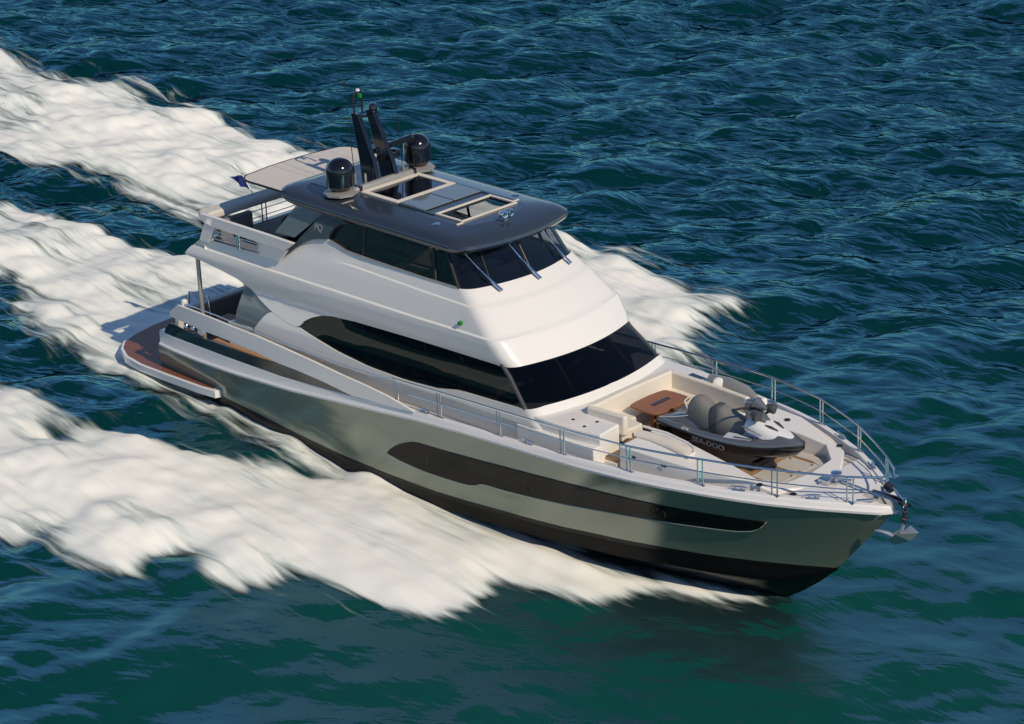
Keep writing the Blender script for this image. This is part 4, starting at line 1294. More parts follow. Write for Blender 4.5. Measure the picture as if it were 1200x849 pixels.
for x, y in ((12.0, -2.0), (12.55, -1.75), (12.5, -2.15), (12.7, 1.95)):
    lathe('deck_fitting', [(0, 0), (0.045, 0), (0.04, 0.012), (0, 0.014)], (x, y, 3.502), 'matblack', yacht, 12)
# lounge: seat base and backs in a U
seat = prism('lounge_seat', [(12.15, -1.45), (13.1, -1.45), (13.12, -0.72), (12.72, -0.68), (12.68, 0.95), (14.5, 0.80), (14.55, 1.38), (12.15, 1.55)], 3.0, 3.28, 'cream', yacht, 0.05)
prism('seat_base', [(12.15, -1.42), (12.98, -1.42), (12.98, -0.8), (12.6, -0.75), (12.58, 1.02), (14.4, 0.9), (14.4, 1.36), (12.15, 1.5)], 2.70, 3.0, 'white', seat, 0.01)
prism('seat_back', [(12.0, -1.52), (12.2, -1.40), (12.16, 0), (12.2, 1.45), (12.02, 1.62), (11.96, 0.8), (11.96, -0.8)], 3.2, 3.74, 'cream', seat, 0.05)
prism('seat_back', [(12.02, -1.55), (13.18, -1.50), (13.20, -1.34), (12.2, -1.36)], 3.2, 3.70, 'cream', seat, 0.05)
prism('seat_back', [(12.1, 1.62), (12.15, 1.46), (13.4, 1.40), (14.68, 1.28), (14.72, 1.42), (13.4, 1.55)], 3.2, 3.70, 'cream', seat, 0.05)
# steps between side deck and lounge
box('teak_step', (13.28, -1.85, 2.84), (0.46, 0.60, 0.05), 'teak', yacht, None, 0.01)
box('step_block', (13.28, -1.85, 2.72), (0.5, 0.66, 0.2), 'white', yacht, None, 0.02)
box('teak_step', (13.22, -1.18, 3.02), (0.36, 0.5, 0.05), 'teak', yacht, None, 0.01)
box('step_block', (13.2, -1.18, 2.85), (0.3, 0.5, 0.3), 'dark', yacht, None, 0.01)
# forward coamings
def zco(x, y):
    return lin(x, [(13.4, 3.33), (15.2, 3.30), (16.6, 3.25), (17.2, 3.14), (17.7, 2.98), (18.1, 2.93)])
cs = [(13.62, -0.86), (14.3, -0.90), (15.02, -1.02), (16.4, -1.27), (17.1, -1.34), (17.55, -0.85), (17.62, 0.0)]
co = [(18.1, 0.0), (18.05, -0.6), (17.55, -1.42), (17.0, -1.62), (15.84, -2.0), (14.6, -2.14), (13.62, -2.18)]
coam = prism('foredeck_coaming', cs + co, 2.6, 0, 'white', yacht, 0.045, zco)
cp = [(14.5, 0.9), (15.02, 1.0), (16.4, 1.20), (17.1, 1.25), (17.55, 0.85), (17.62, 0.004)]
cpo = [(18.1, 0.004), (18.05, 0.6), (17.55, 1.42), (17.0, 1.62), (15.84, 2.0), (14.78, 2.05)]
prism('foredeck_coaming', (cp + cpo)[::-1], 2.6, 0, 'white', yacht, 0.045, zco)
# sole inside: teak with hatches
sole = flat('foredeck_sole', [(12.6, -0.75), (13.6, -0.95), (17.05, -1.2), (17.5, -0.8), (17.6, 0), (17.5, 0.8), (17.05, 1.2), (14.4, 0.95), (12.6, 0.95)], 2.80, 'teak', yacht, 0.06, None, 0.3)
for x0, x1, y0, y1 in ((16.45, 17.25, 0.08, 0.72), (16.45, 17.25, -0.72, -0.08)):
    h = prism('sole_hatch', [(x0, y0), (x1, y0), (x1, y1), (x0, y1)], 2.80, 2.83, 'nonskid', sole, 0.008)
    for x, y in ((x1 - 0.08, y0 + 0.08), (x0 + 0.08, y1 - 0.08), (x1 - 0.08, y1 - 0.08)):
        lathe('hatch_latch', [(0, 0), (0.03, 0), (0.028, 0.01), (0, 0.011)], (x, y, 2.83), 'matblack', h, 12)
prism('deck_panel', [(16.35, 0.85), (17.0, 0.85), (17.35, 0.75), (17.2, 1.1), (16.35, 1.15)], 2.80, 2.825, 'nonskid', yacht, 0.006)
# padded bolster on the starboard coaming
bm = bmesh.new()
bp_ = [(13.55, -1.42), (14.1, -1.36), (14.7, -1.42), (15.15, -1.52), (15.3, -1.60)]
bm_tube(bm, [(x, y, zco(x, 0) + 0.03) for x, y in bp_], [0.17, 0.19, 0.19, 0.17, 0.10], 14)
bol = from_bm('coaming_bolster', bm, 'cream', yacht)
for v in bol.data.vertices:
    zc_ = zco(v.co.x, 0) + 0.03
    v.co.z = zc_ + (v.co.z - zc_) * 0.5
tube('bolster_piping', [(13.5, -1.15, 3.44), (14.2, -1.1, 3.43), (14.9, -1.2, 3.41), (15.22, -1.32, 3.39), (15.36, -1.5, 3.37), (15.36, -1.72, 3.35)], 0.035, 'white', yacht, 8)
# port bolster and its round speaker
bm = bmesh.new()
bm_tube(bm, [(13.0, 2.0, 3.55), (13.6, 1.95, 3.56), (14.2, 1.86, 3.53), (14.6, 1.78, 3.48)], [0.14, 0.19, 0.19, 0.10], 14)
from_bm('coaming_bolster', bm, 'alu', yacht)
lathe('deck_speaker', [(0, 0), (0.13, 0), (0.15, 0.04), (0.12, 0.1), (0, 0.13)], (13.4, 1.80, 3.60), 'white', yacht, 24, (0.5, -0.7, 0.3))
prism('deck_skylight', [(12.3, 1.75), (12.75, 1.72), (12.78, 2.05), (12.32, 2.1)], 3.5, 3.515, 'blackglass', yacht, 0.004)
# small scuppers on the coaming's outer face, locker outline
for x in (14.05, 14.95):
    box('coaming_scupper', (x, -(2.175 + (14.05 - x) * 0.05), 3.14), (0.16, 0.012, 0.045), 'matblack', yacht, (0, 0, R(2)), 0)
for x, y in ((17.3, -1.5), (17.35, 1.48), (15.7, 1.6), (18.0, -1.15)):
    lathe('deck_fitting', [(0, 0), (0.08, 0), (0.075, 0.015), (0, 0.018)], (x, y, zco(x, 0) + 0.004 if x < 17.6 else zdeck(x, y) + 0.02), 'matblack', yacht, 14)

# ------------------------------------------------------------------ rails
def railz(x):
    return lin(x, [(5.9, 3.42), (6.6, 3.5), (8, 3.56), (10, 3.6), (14.4, 3.70), (16.2, 3.72), (17.8, 3.67), (19.3, 3.58), (20, 3.56)])
rx = [6.6, 7.2, 8, 9, 10, 11, 12, 13, 14.0, 14.4, 15, 15.6, 16.2, 16.8, 17.4, 17.8, 18.3, 18.8, 19.2, 19.5, 19.75, 19.93]
def rail_pts(dz, xs, s):
    return [(x, s * max(0, ysh(x) - 0.11), railz(x) + dz) for x in xs]
left = rail_pts(0, rx, -1); right = rail_pts(0, rx, 1)
nose = [(20.02, -0.05, 3.56), (20.02, 0.05, 3.56)]
rail = tube('bow_rail', left + nose + right[::-1], 0.026, 'steel', yacht, 10)
for s in (-1, 1):
    tube('mid_rail', rail_pts(-0.31, [7.2, 8, 9, 10, 11, 12, 13, 14.0, 14.4, 15, 15.6, 16.2, 16.8, 17.4, 17.8, 18.3, 18.8, 19.2, 19.5], s), 0.014, 'steel', rail, 8)
    for xs in (6.75, 8.3, 10.35, 12.42, 14.40, 16.2, 17.82, 19.26):
        bm = bmesh.new()
        for dx in (-0.055, 0.055):
            y = s * (ysh(xs + dx) - 0.11)
            bm_tube(bm, [(xs + dx, y, lin(xs, ZC) - 0.01), (xs + dx, y, railz(xs) - 0.01)], 0.019, 8)
        y = s * (ysh(xs) - 0.11)
        bm_box(bm, (xs, y, lin(xs, ZC) + 0.008), (0.26, 0.07, 0.016))
        from_bm('stanchion', bm, 'steel', rail)
# cleats on the cap
def cleat(x, y, z, rot=0):
    bm = bmesh.new()
    c = math.cos(rot); sn = math.sin(rot)
    def P(a, b, h):
        return (x + a * c - b * sn, y + a * sn + b * c, z + h)
    bm_tube(bm, [P(-0.2, 0, 0.085), P(-0.1, 0, 0.095), P(0.1, 0, 0.095), P(0.2, 0, 0.085)], [0.012, 0.022, 0.022, 0.012], 8)
    for a in (-0.07, 0.07):
        bm_tube(bm, [P(a, 0, 0), P(a, 0, 0.09)], 0.02, 8)
    bm_box(bm, (x, y, z + 0.008), (0.3, 0.08, 0.016), (0, 0, rot))
    from_bm('cleat', bm, 'steel', yacht)
for s in (-1, 1):
    cleat(7.75, s * 2.93, lin(7.75, ZC), 0)
    cleat(11.3, s * 2.89, lin(11.3, ZC), 0)
    cleat(17.05, s * (ysh(17.05) - 0.12), lin(17.05, ZC), s * R(-26))
    cleat(18.55, s * (ysh(18.55) - 0.14), lin(18.55, ZC), s * R(-40))
# windlass, chain run, bow roller
wl = lathe('windlass', [(0, 0), (0.16, 0), (0.16, 0.04), (0.09, 0.07), (0.08, 0.16), (0.13, 0.2), (0.13, 0.25), (0, 0.27)], (18.35, 0.0, 2.95), 'steel', yacht, 20)
box('windlass_motor', (18.2, -0.22, 3.02), (0.3, 0.18, 0.14), 'steel', wl, None, 0.03)
bm = bmesh.new()
bm_tube(bm, [(18.1, -0.35, 2.97), (18.25, -0.2, 3.0), (18.4, 0.1, 3.0), (18.6, 0.25, 2.98)], 0.03, 8)
bm_tube(bm, [(18.5, 0.0, 3.02), (19.0, 0.0, 3.0), (19.6, 0.0, 2.96), (20.1, 0, 2.95)], 0.032, 8)
from_bm('anchor_chain', bm, 'steel', wl)
br = box('bow_roller', (19.75, 0, 2.90), (1.0, 0.26, 0.06), 'steel', yacht, (0, R(4), 0), 0.01)
for s in (-1, 1):
    sheet('roller_cheek', [(19.2, 2.9), (19.9, 2.82), (20.32, 2.82), (20.34, 2.93), (20.1, 3.02), (19.3, 3.0)], lambda x, z: 0.13, 'steel', br, s, 0.02, 0.2)
    box('bow_fairlead', (19.45, s * 0.4, 2.95), (0.4, 0.08, 0.07), 'steel', yacht, (0, 0, s * R(-48)), 0.02)
lathe('roller_wheel', [(0, -0.11), (0.08, -0.11), (0.05, 0), (0.08, 0.11), (0, 0.11)], (20.2, 0, 2.94), 'matblack', br, 16, (0, 1, 0))
tube('bow_stay', [(19.85, 0.12, 3.2), (20.15, 0.1, 2.98)], 0.016, 'steel', yacht, 8)
box('pulpit_locker', (19.72, 0.16, 3.16), (0.24, 0.18, 0.16), 'navy', yacht, (0, R(25), 0), 0.04)

# ------------------------------------------------------------------ cockpit
ck = box('cockpit_sofa', (-1.9, 0.1, 2.32), (0.75, 3.4, 0.6), 'greysofa', yacht, None, 0.06)
box('sofa_back', (-2.25, 0.1, 2.85), (0.2, 3.4, 0.65), 'greysofa', ck, (0, R(-6), 0), 0.06)
box('sofa_side', (-0.9, 2.0, 2.7), (2.6, 0.28, 1.2), 'greysofa', ck, None, 0.06)
lathe('cockpit_bar', [(0, 0), (0.5, 0), (0.5, 0.88), (0.46, 0.92), (0, 0.92)], (-1.15, -1.75, 2.02), 'greysofa', yacht, 28)
box('bar_top', (-1.2, -1.75, 2.97), (0.7, 0.6, 0.04), 'wood', yacht, None, 0.01)
bm = bmesh.new()
bm_tube(bm, [(-2.15, -2.35, 3.4), (-2.1, -2.35, 3.75), (-1.75, -2.3, 3.78), (-1.4, -2.25, 3.74), (-1.32, -2.25, 3.2)], 0.028, 8)
from_bm('gate_rail', bm, 'steel', yacht)
lathe('stern_light', [(0, 0), (0.09, 0), (0.09, 0.12), (0.05, 0.16), (0, 0.17)], (-2.0, -2.62, 3.47), 'cap', yacht, 16)
box('transom_wall', (-2.75, 0, 2.35), (0.2, 4.9, 1.6), 'white', yacht, (0, R(14), 0), 0.05)
# stern hardware seen through the bulwark opening
for x in (-2.1, -1.8):
    lathe('stern_capstan', [(0, 0), (0.08, 0), (0.08, 0.05), (0.05, 0.1), (0.07, 0.2), (0, 0.22)], (x, -2.55, 2.75), 'steel', yacht, 16)
box('fairlead_block', (-1.3, -2.66, 2.86), (0.2, 0.12, 0.2), 'cap', yacht, (0, R(20), 0), 0.02)

# ------------------------------------------------------------------ anchor (hangs from the bow roller)
anc = thing('anchor', 'polished steel plough anchor hanging from a twisted chain under the bow', 'anchor', (20.2, 0, 1.9))
def A(x, y, z):
    return (x - 20.2, y, z - 1.9)
bm = bmesh.new()
for k in range(26):
    t = k / 25
    z = 3.0 - 0.50 * t
    a = t * 9
    bm_tube(bm, [A(20.26 + 0.045 * math.cos(a), 0.045 * math.sin(a), z), A(20.26 - 0.045 * math.cos(a), -0.045 * math.sin(a), z - 0.01)], 0.035, 6)
from_bm('hanging_chain', bm, 'chain', anc)
lathe('swivel', [(0, 0), (0.05, 0.02), (0.06, 0.08), (0.05, 0.14), (0, 0.16)], A(20.26, 0, 2.95), 'steel', anc, 14)
bm = bmesh.new()
bm_tube(bm, [A(20.26, 0, 2.52), A(20.2, 0, 2.3), A(20.0, 0, 2.12), A(19.85, 0.0, 2.12)], [0.035, 0.045, 0.05, 0.03], 8)
from_bm('shank', bm, 'galv', anc)
bm = bmesh.new()
tip = bm.verts.new(A(20.64, 0.04, 2.34)); keel0 = bm.verts.new(A(20.02, 0, 1.86)); top0 = bm.verts.new(A(20.16, 0, 2.20))
l1 = bm.verts.new(A(20.22, -0.30, 2.30)); r1 = bm.verts.new(A(20.22, 0.30, 2.30)); l2 = bm.verts.new(A(19.96, -0.20, 2.02)); r2 = bm.verts.new(A(19.96, 0.20, 2.02))
mid = bm.verts.new(A(20.42, 0, 2.08))
for f in ((tip, l1, top0), (tip, top0, r1), (tip, mid, l1), (mid, keel0, l2, l1), (tip, r1, mid), (mid, r1, r2, keel0), (l1, l2, top0), (r1, top0, r2), (l2, keel0, top0), (r2, top0, keel0)):
    bm.faces.new(f)
from_bm('fluke', bm, 'galv', anc, smooth=False)
bm = bmesh.new()
bm_tube(bm, [A(20.05, -0.05, 2.08), A(19.9, -0.12, 2.16), A(19.76, -0.2, 2.2), A(19.62, -0.24, 2.2)], [0.04, 0.05, 0.04, 0.015], 8)
from_bm('roll_bar', bm, 'galv', anc)

# ------------------------------------------------------------------ foredeck table
tb = thing('deck_table', 'varnished wooden table with small blue inlaid squares between cream lounge seats', 'table', (12.95, 0.16, 2.8))
TT = smooth_poly([(-0.50, -0.60), (-0.40, -0.70), (0.30, -0.72), (0.42, -0.60), (0.46, 0.0), (0.40, 0.60), (0.28, 0.70), (-0.38, 0.70), (-0.50, 0.60), (-0.54, 0.0)], 1)
bm = bmesh.new()
lo = [bm.verts.new((p.x, p.y, 0.66)) for p in TT]; hi = [bm.verts.new((p.x, p.y, 0.71)) for p in TT]
bm.faces.new(lo[::-1]); bm.faces.new(hi)
for i in range(len(TT)):
    bm.faces.new((lo[i], lo[(i + 1) % len(TT)], hi[(i + 1) % len(TT)], hi[i]))
bevel(from_bm('tabletop', bm, 'wood', tb), 0.012, 2)
for y in (-0.33, 0.35):
    box('leg', (0.02, y, 0.33), (0.12, 0.10, 0.66), 'wood', tb, None, 0.01)
bm = bmesh.new()
for k in range(5):
    bm_box(bm, (-0.03, -0.26 + k * 0.13, 0.716), (0.13, 0.09, 0.012))
from_bm('centre_inlay', bm, 'blackglass', tb, smooth=False)

# ------------------------------------------------------------------ jet ski
js = thing('jet_ski', 'dark grey and black jet ski with white hood parked on the foredeck', 'jet ski', (13.45, -0.08, 2.92), None, T @ Matrix.Translation((13.45, -0.08, 2.92)) @ Matrix.Diagonal((0.96, 0.96, 0.98, 1)))
L = 4.2
def jsec(x):
    """half-beam, keel z, chine z, gunwale z, deck z at the centre line"""
    hb = lin(x, [(0, 0.56), (0.6, 0.62), (1.6, 0.66), (2.6, 0.64), (3.2, 0.56), (3.7, 0.41), (4.0, 0.24), (4.2, 0.03)])
    zk = lin(x, [(0, 0.14), (2.4, 0.06), (3.2, 0.14), (3.7, 0.30), (4.0, 0.46), (4.2, 0.66)])
    zc = lin(x, [(0, 0.24), (2.4, 0.24), (3.2, 0.32), (3.8, 0.48), (4.2, 0.68)])
    zg = lin(x, [(0, 0.50), (1.5, 0.48), (2.6, 0.52), (3.4, 0.62), (3.9, 0.72), (4.2, 0.76)])
    return hb, zk, zc, zg
JX = [0, 0.3, 0.7, 1.1, 1.5, 1.9, 2.3, 2.7, 3.0, 3.3, 3.55, 3.75, 3.9, 4.02, 4.12, 4.2]
rows_h = []
for x in JX:
    hb, zk, zc, zg = jsec(x)
    rows_h.append([(x, -hb, zg), (x, -hb * 1.0, zg - 0.05), (x, -hb * 0.95, zc + 0.05), (x, -hb * 0.82, zc), (x, -hb * 0.4, (zk + zc) / 2 - 0.01), (x, 0, zk), (x, hb * 0.4, (zk + zc) / 2 - 0.01), (x, hb * 0.82, zc), (x, hb * 0.95, zc + 0.05), (x, hb, zg - 0.05), (x, hb, zg)])
grid('lower_hull', rows_h, 'black', js)
hb, zk, zc, zg = jsec(0)
from_py('stern_plate', [(0, -hb, zg), (0, -hb * .95, zc + .05), (0, -hb * 0.82, zc), (0, 0, zk), (0, hb * 0.82, zc), (0, hb * .95, zc + .05), (0, hb, zg)], [tuple(range(7))], 'matblack', js)
# rub line
bm = bmesh.new()
pl = [(x, -jsec(x)[0] - 0.012, jsec(x)[3]) for x in JX] + [(x, jsec(x)[0] + 0.012, jsec(x)[3]) for x in reversed(JX[:-1])]
bm_tube(bm, pl, 0.022, 8)
from_bm('gunwale_bumper', bm, 'matblack', js)
# upper deck: footwells beside a central saddle
rows_d = []
for x in JX:
    hb, zk, zc, zg = jsec(x)
    side = lin(x, [(0, 0.05), (0.6, 0.10), (1.2, 0.13), (2.2, 0.15), (2.9, 0.17), (3.5, 0.14), (4.2, 0.02)])
    well = lin(x, [(0, 0.02), (0.5, 0.06), (0.9, -0.12), (2.2, -0.12), (2.6, 0.02), (3.1, 0.24), (3.6, 0.22), (4.2, 0.02)])
    ctr = lin(x, [(0, 0.04), (0.5, 0.18), (1.0, 0.30), (2.0, 0.38), (2.6, 0.42), (3.1, 0.38), (3.6, 0.26), (4.2, 0.02)])
    ymid = 0.36 * min(1, hb / 0.6)
    half = [(-hb, zg + 0.004), (-hb * 0.97, zg + side * 0.6), (-hb * 0.88, zg + side), (-hb * 0.76, zg + side * 0.92), (-ymid - 0.02, zg + well), (-ymid * 0.82, zg + well + 0.06), (-ymid * 0.62, zg + ctr * 0.92), (0, zg + ctr)]
    rows_d.append([(x, y, z) for y, z in half] + [(x, -y, z) for y, z in reversed(half[:-1])])
sub(grid('upper_deck', rows_d, 'jsgrey', js, angle=70), 1)
# side sponson panels running back from the hood
# seat: two-step saddle
def saddle(name, prof, m, w0, parent, wtop=0.6):
    rows_ = []
    for x, z, w, zb in prof:
        rows_.append([(x, -w, zb), (x, -w * 0.98, zb + (z - zb) * 0.45), (x, -w * 0.84, zb + (z - zb) * 0.80), (x, -w * 0.5, z - 0.012), (x, 0, z), (x, w * 0.5, z - 0.012), (x, w * 0.84, zb + (z - zb) * 0.80), (x, w * 0.98, zb + (z - zb) * 0.45), (x, w, zb)])
    o = grid(name, rows_, m, parent, angle=80)
    sub(o, 2)
    return o
saddle('rear_seat', [(0.62, 0.66, 0.10, 0.6), (0.64, 0.80, 0.20, 0.62), (0.74, 1.14, 0.24, 0.64), (0.92, 1.27, 0.26, 0.6), (1.12, 1.23, 0.29, 0.55), (1.34, 1.09, 0.31, 0.5), (1.54, 1.02, 0.31, 0.48), (1.62, 0.94, 0.30, 0.48)], 'jsseat', 0.3, js)
saddle('seat_hump', [(1.38, 0.9, 0.26, 0.5), (1.42, 1.06, 0.305, 0.5), (1.52, 1.20, 0.31, 0.5), (1.64, 1.20, 0.31, 0.5), (1.76, 1.08, 0.31, 0.5), (1.84, 0.95, 0.3, 0.5)], 'jsdark', 0.3, js)
saddle('front_seat', [(1.60, 0.9, 0.2, 0.5), (1.64, 1.19, 0.305, 0.5), (1.80, 1.15, 0.32, 0.48), (2.05, 1.02, 0.335, 0.46), (2.35, 0.97, 0.33, 0.5), (2.6, 0.99, 0.27, 0.55), (2.75, 1.0, 0.2, 0.6), (2.8, 0.8, 0.12, 0.6)], 'jsseat', 0.3, js)
# stern grab rail and boarding platform
bm = bmesh.new()
bm_tube(bm, [(0.78, -0.2, 0.8), (0.62, -0.2, 1.06), (0.60, 0, 1.10), (0.62, 0.2, 1.06), (0.78, 0.2, 0.8)], 0.022, 8)
from_bm('grab_handle', bm, 'letterw', js)
tube('stern_trim', [(0.05, -0.5, 0.60), (0.5, -0.42, 0.68), (0.85, -0.35, 0.78)], 0.014, 'letterw', js, 6)
# white hood
def hood_rows():
    rr = []
    for x, w, z, zb in ((2.62, 0.34, 1.12, 0.86), (2.75, 0.38, 1.16, 0.84), (2.95, 0.40, 1.13, 0.80), (3.2, 0.39, 1.06, 0.78), (3.45, 0.35, 0.99, 0.76), (3.68, 0.28, 0.93, 0.76), (3.84, 0.19, 0.88, 0.77), (3.94, 0.06, 0.83, 0.78)):
        rr.append([(x, -w, zb), (x, -w * 0.92, zb + (z - zb) * 0.55), (x, -w * 0.62, zb + (z - zb) * 0.9), (x, 0, z), (x, w * 0.62, zb + (z - zb) * 0.9), (x, w * 0.92, zb + (z - zb) * 0.55), (x, w, zb)])
    return rr
sub(grid('hood', hood_rows(), 'jswhite', js, angle=70), 2)
for s in (-1, 1):
    bm = bmesh.new()
    bm_tube(bm, [(3.15, s * 0.17, 1.06), (3.3, s * 0.15, 1.04), (3.5, s * 0.11, 0.985)], [0.015, 0.035, 0.012], 8)
    from_bm('hood_vent', bm, 'jsdark', js)
    # white flash and grey stripe on the flank
    fl = [(2.05, 0.66), (2.55, 0.71), (2.75, 0.80), (2.35, 0.80), (2.1, 0.73)]
    yq = 0.50
    sheet('flank_flash', [(2.15, 0.62), (2.95, 0.72), (3.0, 0.76), (2.55, 0.80), (2.3, 0.78)], lambda x, z: lin(x, [(2.1, 0.545), (3.0, 0.505)]) + (0.7 - z) * 0.25, 'jswhite', js, s, 0.012, 0.12, 0.02)
    sheet('flank_stripe', [(2.45, 0.695), (2.95, 0.745), (2.98, 0.765), (2.5, 0.73)], lambda x, z: lin(x, [(2.1, 0.545), (3.0, 0.505)]) + (0.7 - z) * 0.25, 'jsdark', js, s, 0.006, 0.12, 0.03)
    # mirrors
    bm = bmesh.new()
    bm_lathe(bm, [(0, -0.16), (0.08, -0.14), (0.12, -0.02), (0.125, 0.06), (0.11, 0.10), (0, 0.09)], (2.98, s * 0.30, 1.30), 18, (0.75, s * 0.25, -0.1))
    from_bm('mirror', bm, 'jsdark', js)
    tube('mirror_stalk', [(2.8, s * 0.2, 1.12), (2.95, s * 0.28, 1.24)], 0.035, 'jsdark', js, 8)
    sheet('hood_slot', [(2.6, 0.96), (3.2, 0.86), (3.22, 0.88), (2.62, 0.99)], lambda x, z: 0.4, 'letter', js, s, 0.012, 0.2, 0.0)
# dash / steering cover and bars
sub(saddle('steering_cover', [(2.42, 1.06, 0.06, 1.0), (2.48, 1.24, 0.12, 1.0), (2.62, 1.32, 0.16, 1.02), (2.78, 1.33, 0.18, 1.05), (2.95, 1.26, 0.16, 1.05), (3.1, 1.14, 0.1, 1.04)], 'jsgrey', 0.2, js), 0)
bm = bmesh.new()
bm_tube(bm, [(2.42, -0.46, 1.36), (2.5, -0.28, 1.36), (2.6, -0.1, 1.34), (2.62, 0, 1.33), (2.6, 0.1, 1.34), (2.5, 0.28, 1.36), (2.42, 0.46, 1.36)], [0.03, 0.03, 0.03, 0.03, 0.03, 0.03, 0.03], 10)
from_bm('handlebar', bm, 'matblack', js)
bm = bmesh.new()
bm_tube(bm, [(2.45, 0.0, 1.15), (2.5, 0.05, 1.38), (2.75, 0.05, 1.46), (3.0, 0.05, 1.36)], [0.10, 0.14, 0.15, 0.06], 12)
from_bm('windshield', bm, 'jsgrey', js)
# maker's lettering on the hull side
for s in (-1, 1):
    ys_ = s * (0.665 + 0.004)
    rz = 0 if s < 0 else math.pi
    mt = Matrix.Translation((1.75, ys_ - s * 0.012, 0.372)) @ Matrix.Rotation(rz, 4, 'Z') @ Matrix.Rotation(R(90 + 7), 4, 'X')
    text_mesh('hull_lettering', 'SEA-DOO', 0.19, mt, 'letter', js, 0.006, 0.0, 1.25)
    mt = Matrix.Translation((1.0, s * 0.645, 0.565)) @ Matrix.Rotation(rz, 4, 'Z') @ Matrix.Rotation(R(72), 4, 'X')
    text_mesh('badge', 'GTX', 0.09, mt, 'letterw', js, 0.012, 0.0, 1.2)
for x in (0.6, 3.0):
    box('cradle', (x, 0, 0.06), (0.14, 0.9, 0.16), 'matblack', js, None, 0.02)

# ------------------------------------------------------------------ flag, chair, helmsman
fg = thing('flag', 'small dark blue flag flying from a white staff over the stern rail', 'flag', (-1.35, -0.4, 6.2))
tube('staff', [(0, 0, 0), (-0.12, 0, 0.16), (-0.40, 0, 0.50)], 0.016, 'white', fg, 8)
fv, ff = [], []
for i in range(13):
    for j in range(9):
        a = i / 12; b_ = j / 8
        base_ = Vector((-0.14, 0, 0.12)).lerp(Vector((-0.40, 0, 0.50)), b_)
        fly = Vector((-0.40, -0.12, 0.16 - 0.22 * b_)) * a
        p = base_ + fly + Vector((0, 0.06 * math.sin(a * 8 + b_ * 2) * a, 0.02 * math.sin(a * 6)))
        fv.append(p)
for i in range(12):
    for j in range(8):
        ff.append((i * 9 + j, i * 9 + j + 1, (i + 1) * 9 + j + 1, (i + 1) * 9 + j))
solid(from_py('cloth', fv, ff, 'blue', fg), 0.006)

ch = thing('armchair', 'rounded navy tub chair on the aft upper deck beside the grey sofa', 'chair', (0.35, -0.35, 5.02))
bm = bmesh.new()
for r0, r1, z0, z1, a0, a1 in ((0.33, 0.44, 0.2, 0.85, R(60), R(300)),):
    k = 24
    rr = []
    for i in range(k + 1):
        t = a0 + (a1 - a0) * i / k
        h = z1 - 0.18 * abs(i / k - 0.5) * 2
        rr.append([bm.verts.new((r * math.cos(t), r * math.sin(t), z)) for r, z in ((r0, z0), (r1, z0), (r1 + 0.02, h - 0.03), (r1 - 0.03, h), (r0 + 0.02, h), (r0, h - 0.05))])
    for A_, B_ in zip(rr, rr[1:]):
        for q in range(6):
            bm.faces.new((A_[q], A_[(q + 1) % 6], B_[(q + 1) % 6], B_[q]))
    bm.faces.new(rr[0]); bm.faces.new(rr[-1][::-1])
sub(from_bm('backrest', bm, 'navy', ch), 1)
lathe('seat', [(0, 0.2), (0.34, 0.2), (0.36, 0.3), (0.34, 0.42), (0.2, 0.45), (0, 0.45)], (0, 0, 0), 'navy', ch, 28)
for t in (45, 135, 225, 315):
    tube('leg', [(0.26 * math.cos(R(t)), 0.26 * math.sin(R(t)), 0.2), (0.33 * math.cos(R(t)), 0.33 * math.sin(R(t)), 0.0)], [0.02, 0.014], 'steel', ch, 8)

def skin_body(name, joints, edges, root, m, parent, lv=2):
    me = bpy.data.meshes.new(name)
    me.from_pydata([j[0] for j in joints], edges, [])
    o = bpy.data.objects.new(name, me)
    COL.objects.link(o); o.parent = parent
    o.modifiers.new('skin', 'SKIN')
    lay = me.skin_vertices[0].data if me.skin_vertices else None
    if lay is None:
        bm = bmesh.new(); bm.from_mesh(me); bm.verts.layers.skin.verify(); bm.to_mesh(me); bm.free()
        lay = me.skin_vertices[0].data
    for i, j in enumerate(joints):
        lay[i].radius = (j[1], j[1])
        lay[i].use_root = (i == root)
    sub(o, lv)
    me.materials.append(MT[m])
    return o
pr = thing('person', 'helmsman in dark clothes seated behind the upper windscreen with hands on the wheel', 'person', (6.75, -0.85, 5.02))
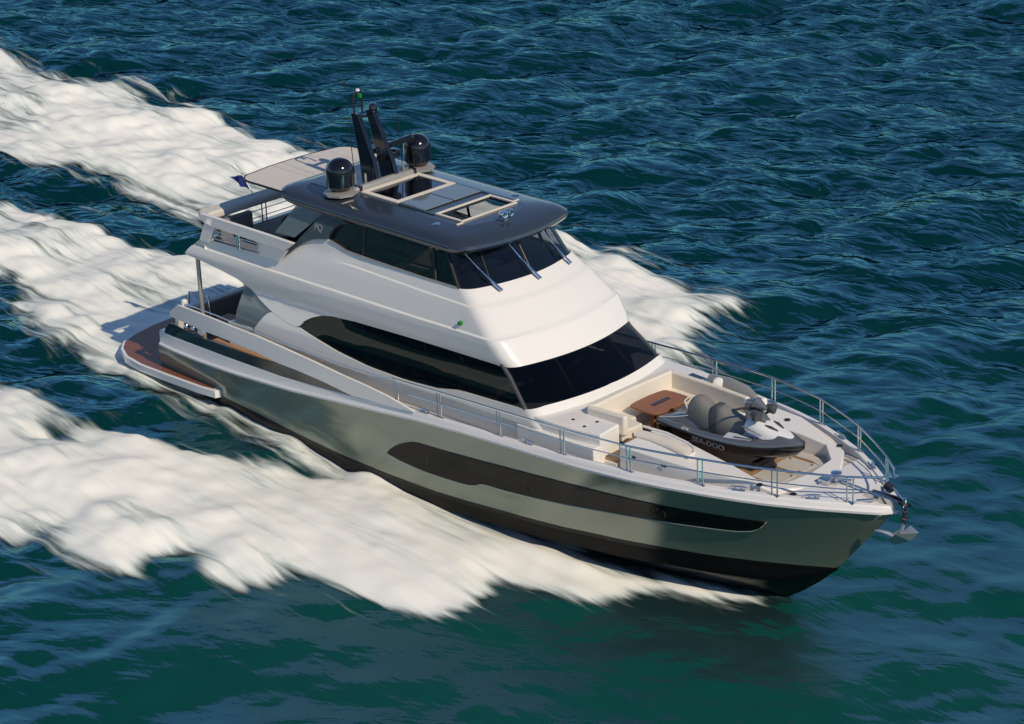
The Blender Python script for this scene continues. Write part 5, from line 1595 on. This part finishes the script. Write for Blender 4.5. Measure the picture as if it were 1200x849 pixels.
# seated: hips at seat height 0.70, trunk upright, hands on the wheel ahead
J = [((0.0, 0, 0.74), 0.15), ((0.0, 0, 0.95), 0.15), ((0.02, 0, 1.18), 0.17), ((0.03, 0, 1.29), 0.10), ((0.05, 0, 1.36), 0.06),
     ((0.03, -0.19, 1.25), 0.075), ((0.18, -0.27, 1.02), 0.052), ((0.44, -0.17, 1.05), 0.042), ((0.58, -0.14, 1.10), 0.034),
     ((0.03, 0.19, 1.25), 0.075), ((0.18, 0.27, 1.02), 0.052), ((0.44, 0.17, 1.05), 0.042), ((0.58, 0.14, 1.10), 0.034),
     ((0.10, -0.11, 0.72), 0.10), ((0.48, -0.13, 0.72), 0.075), ((0.50, -0.13, 0.38), 0.055), ((0.50, -0.13, 0.06), 0.045), ((0.66, -0.14, 0.03), 0.035),
     ((0.10, 0.11, 0.72), 0.10), ((0.48, 0.13, 0.72), 0.075), ((0.50, 0.13, 0.38), 0.055), ((0.50, 0.13, 0.06), 0.045), ((0.66, 0.14, 0.03), 0.035)]
E_ = [(0, 1), (1, 2), (2, 3), (3, 4), (2, 5), (5, 6), (6, 7), (7, 8), (2, 9), (9, 10), (10, 11), (11, 12), (0, 13), (13, 14), (14, 15), (15, 16), (16, 17), (0, 18), (18, 19), (19, 20), (20, 21), (21, 22)]
skin_body('body', J, E_, 0, 'shirt', pr)
bm = bmesh.new()
bmesh.ops.create_uvsphere(bm, u_segments=24, v_segments=16, radius=1)
for v in bm.verts:
    x, y, z = v.co
    w = 0.078 * (1 - 0.25 * max(0, -z))
    v.co = Vector((0.06 + x * 0.095, y * w, 1.50 + z * 0.118))
    if x > 0.8 and abs(y) < 0.25 and -0.35 < z < 0.15:
        v.co.x += 0.022
from_bm('head', bm, 'skin', pr)
bm = bmesh.new()
bmesh.ops.create_uvsphere(bm, u_segments=24, v_segments=14, radius=1)
for v in bm.verts:
    x, y, z = v.co
    v.co = Vector((0.045 + x * 0.103, y * 0.086, 1.525 + max(z, -0.35 - 0.5 * max(0, -x)) * 0.112))
from_bm('hair', bm, 'hair', pr)
for s in (-1, 1):
    hx, hy, hz = 0.60, s * 0.135, 1.11
    JH = [((hx - 0.03, hy, hz), 0.028), ((hx + 0.05, hy, hz + 0.03), 0.034)]
    EH = [(0, 1)]
    for k, (dy, l) in enumerate(((-0.03, 0.055), (-0.01, 0.065), (0.01, 0.06), (0.03, 0.048))):
        b0 = len(JH)
        JH += [((hx + 0.085, hy + dy, hz + 0.035), 0.0095), ((hx + 0.085 + l * 0.6, hy + dy, hz + 0.01), 0.009), ((hx + 0.075 + l * 0.4, hy + dy, hz - 0.03), 0.008)]
        EH += [(1, b0), (b0, b0 + 1), (b0 + 1, b0 + 2)]
    b0 = len(JH)
    JH += [((hx + 0.04, hy - s * 0.04, hz + 0.025), 0.011), ((hx + 0.075, hy - s * 0.06, hz), 0.009)]
    EH += [(0, b0), (b0, b0 + 1)]
    skin_body('hand', JH, EH, 0, 'skin', pr, 1)
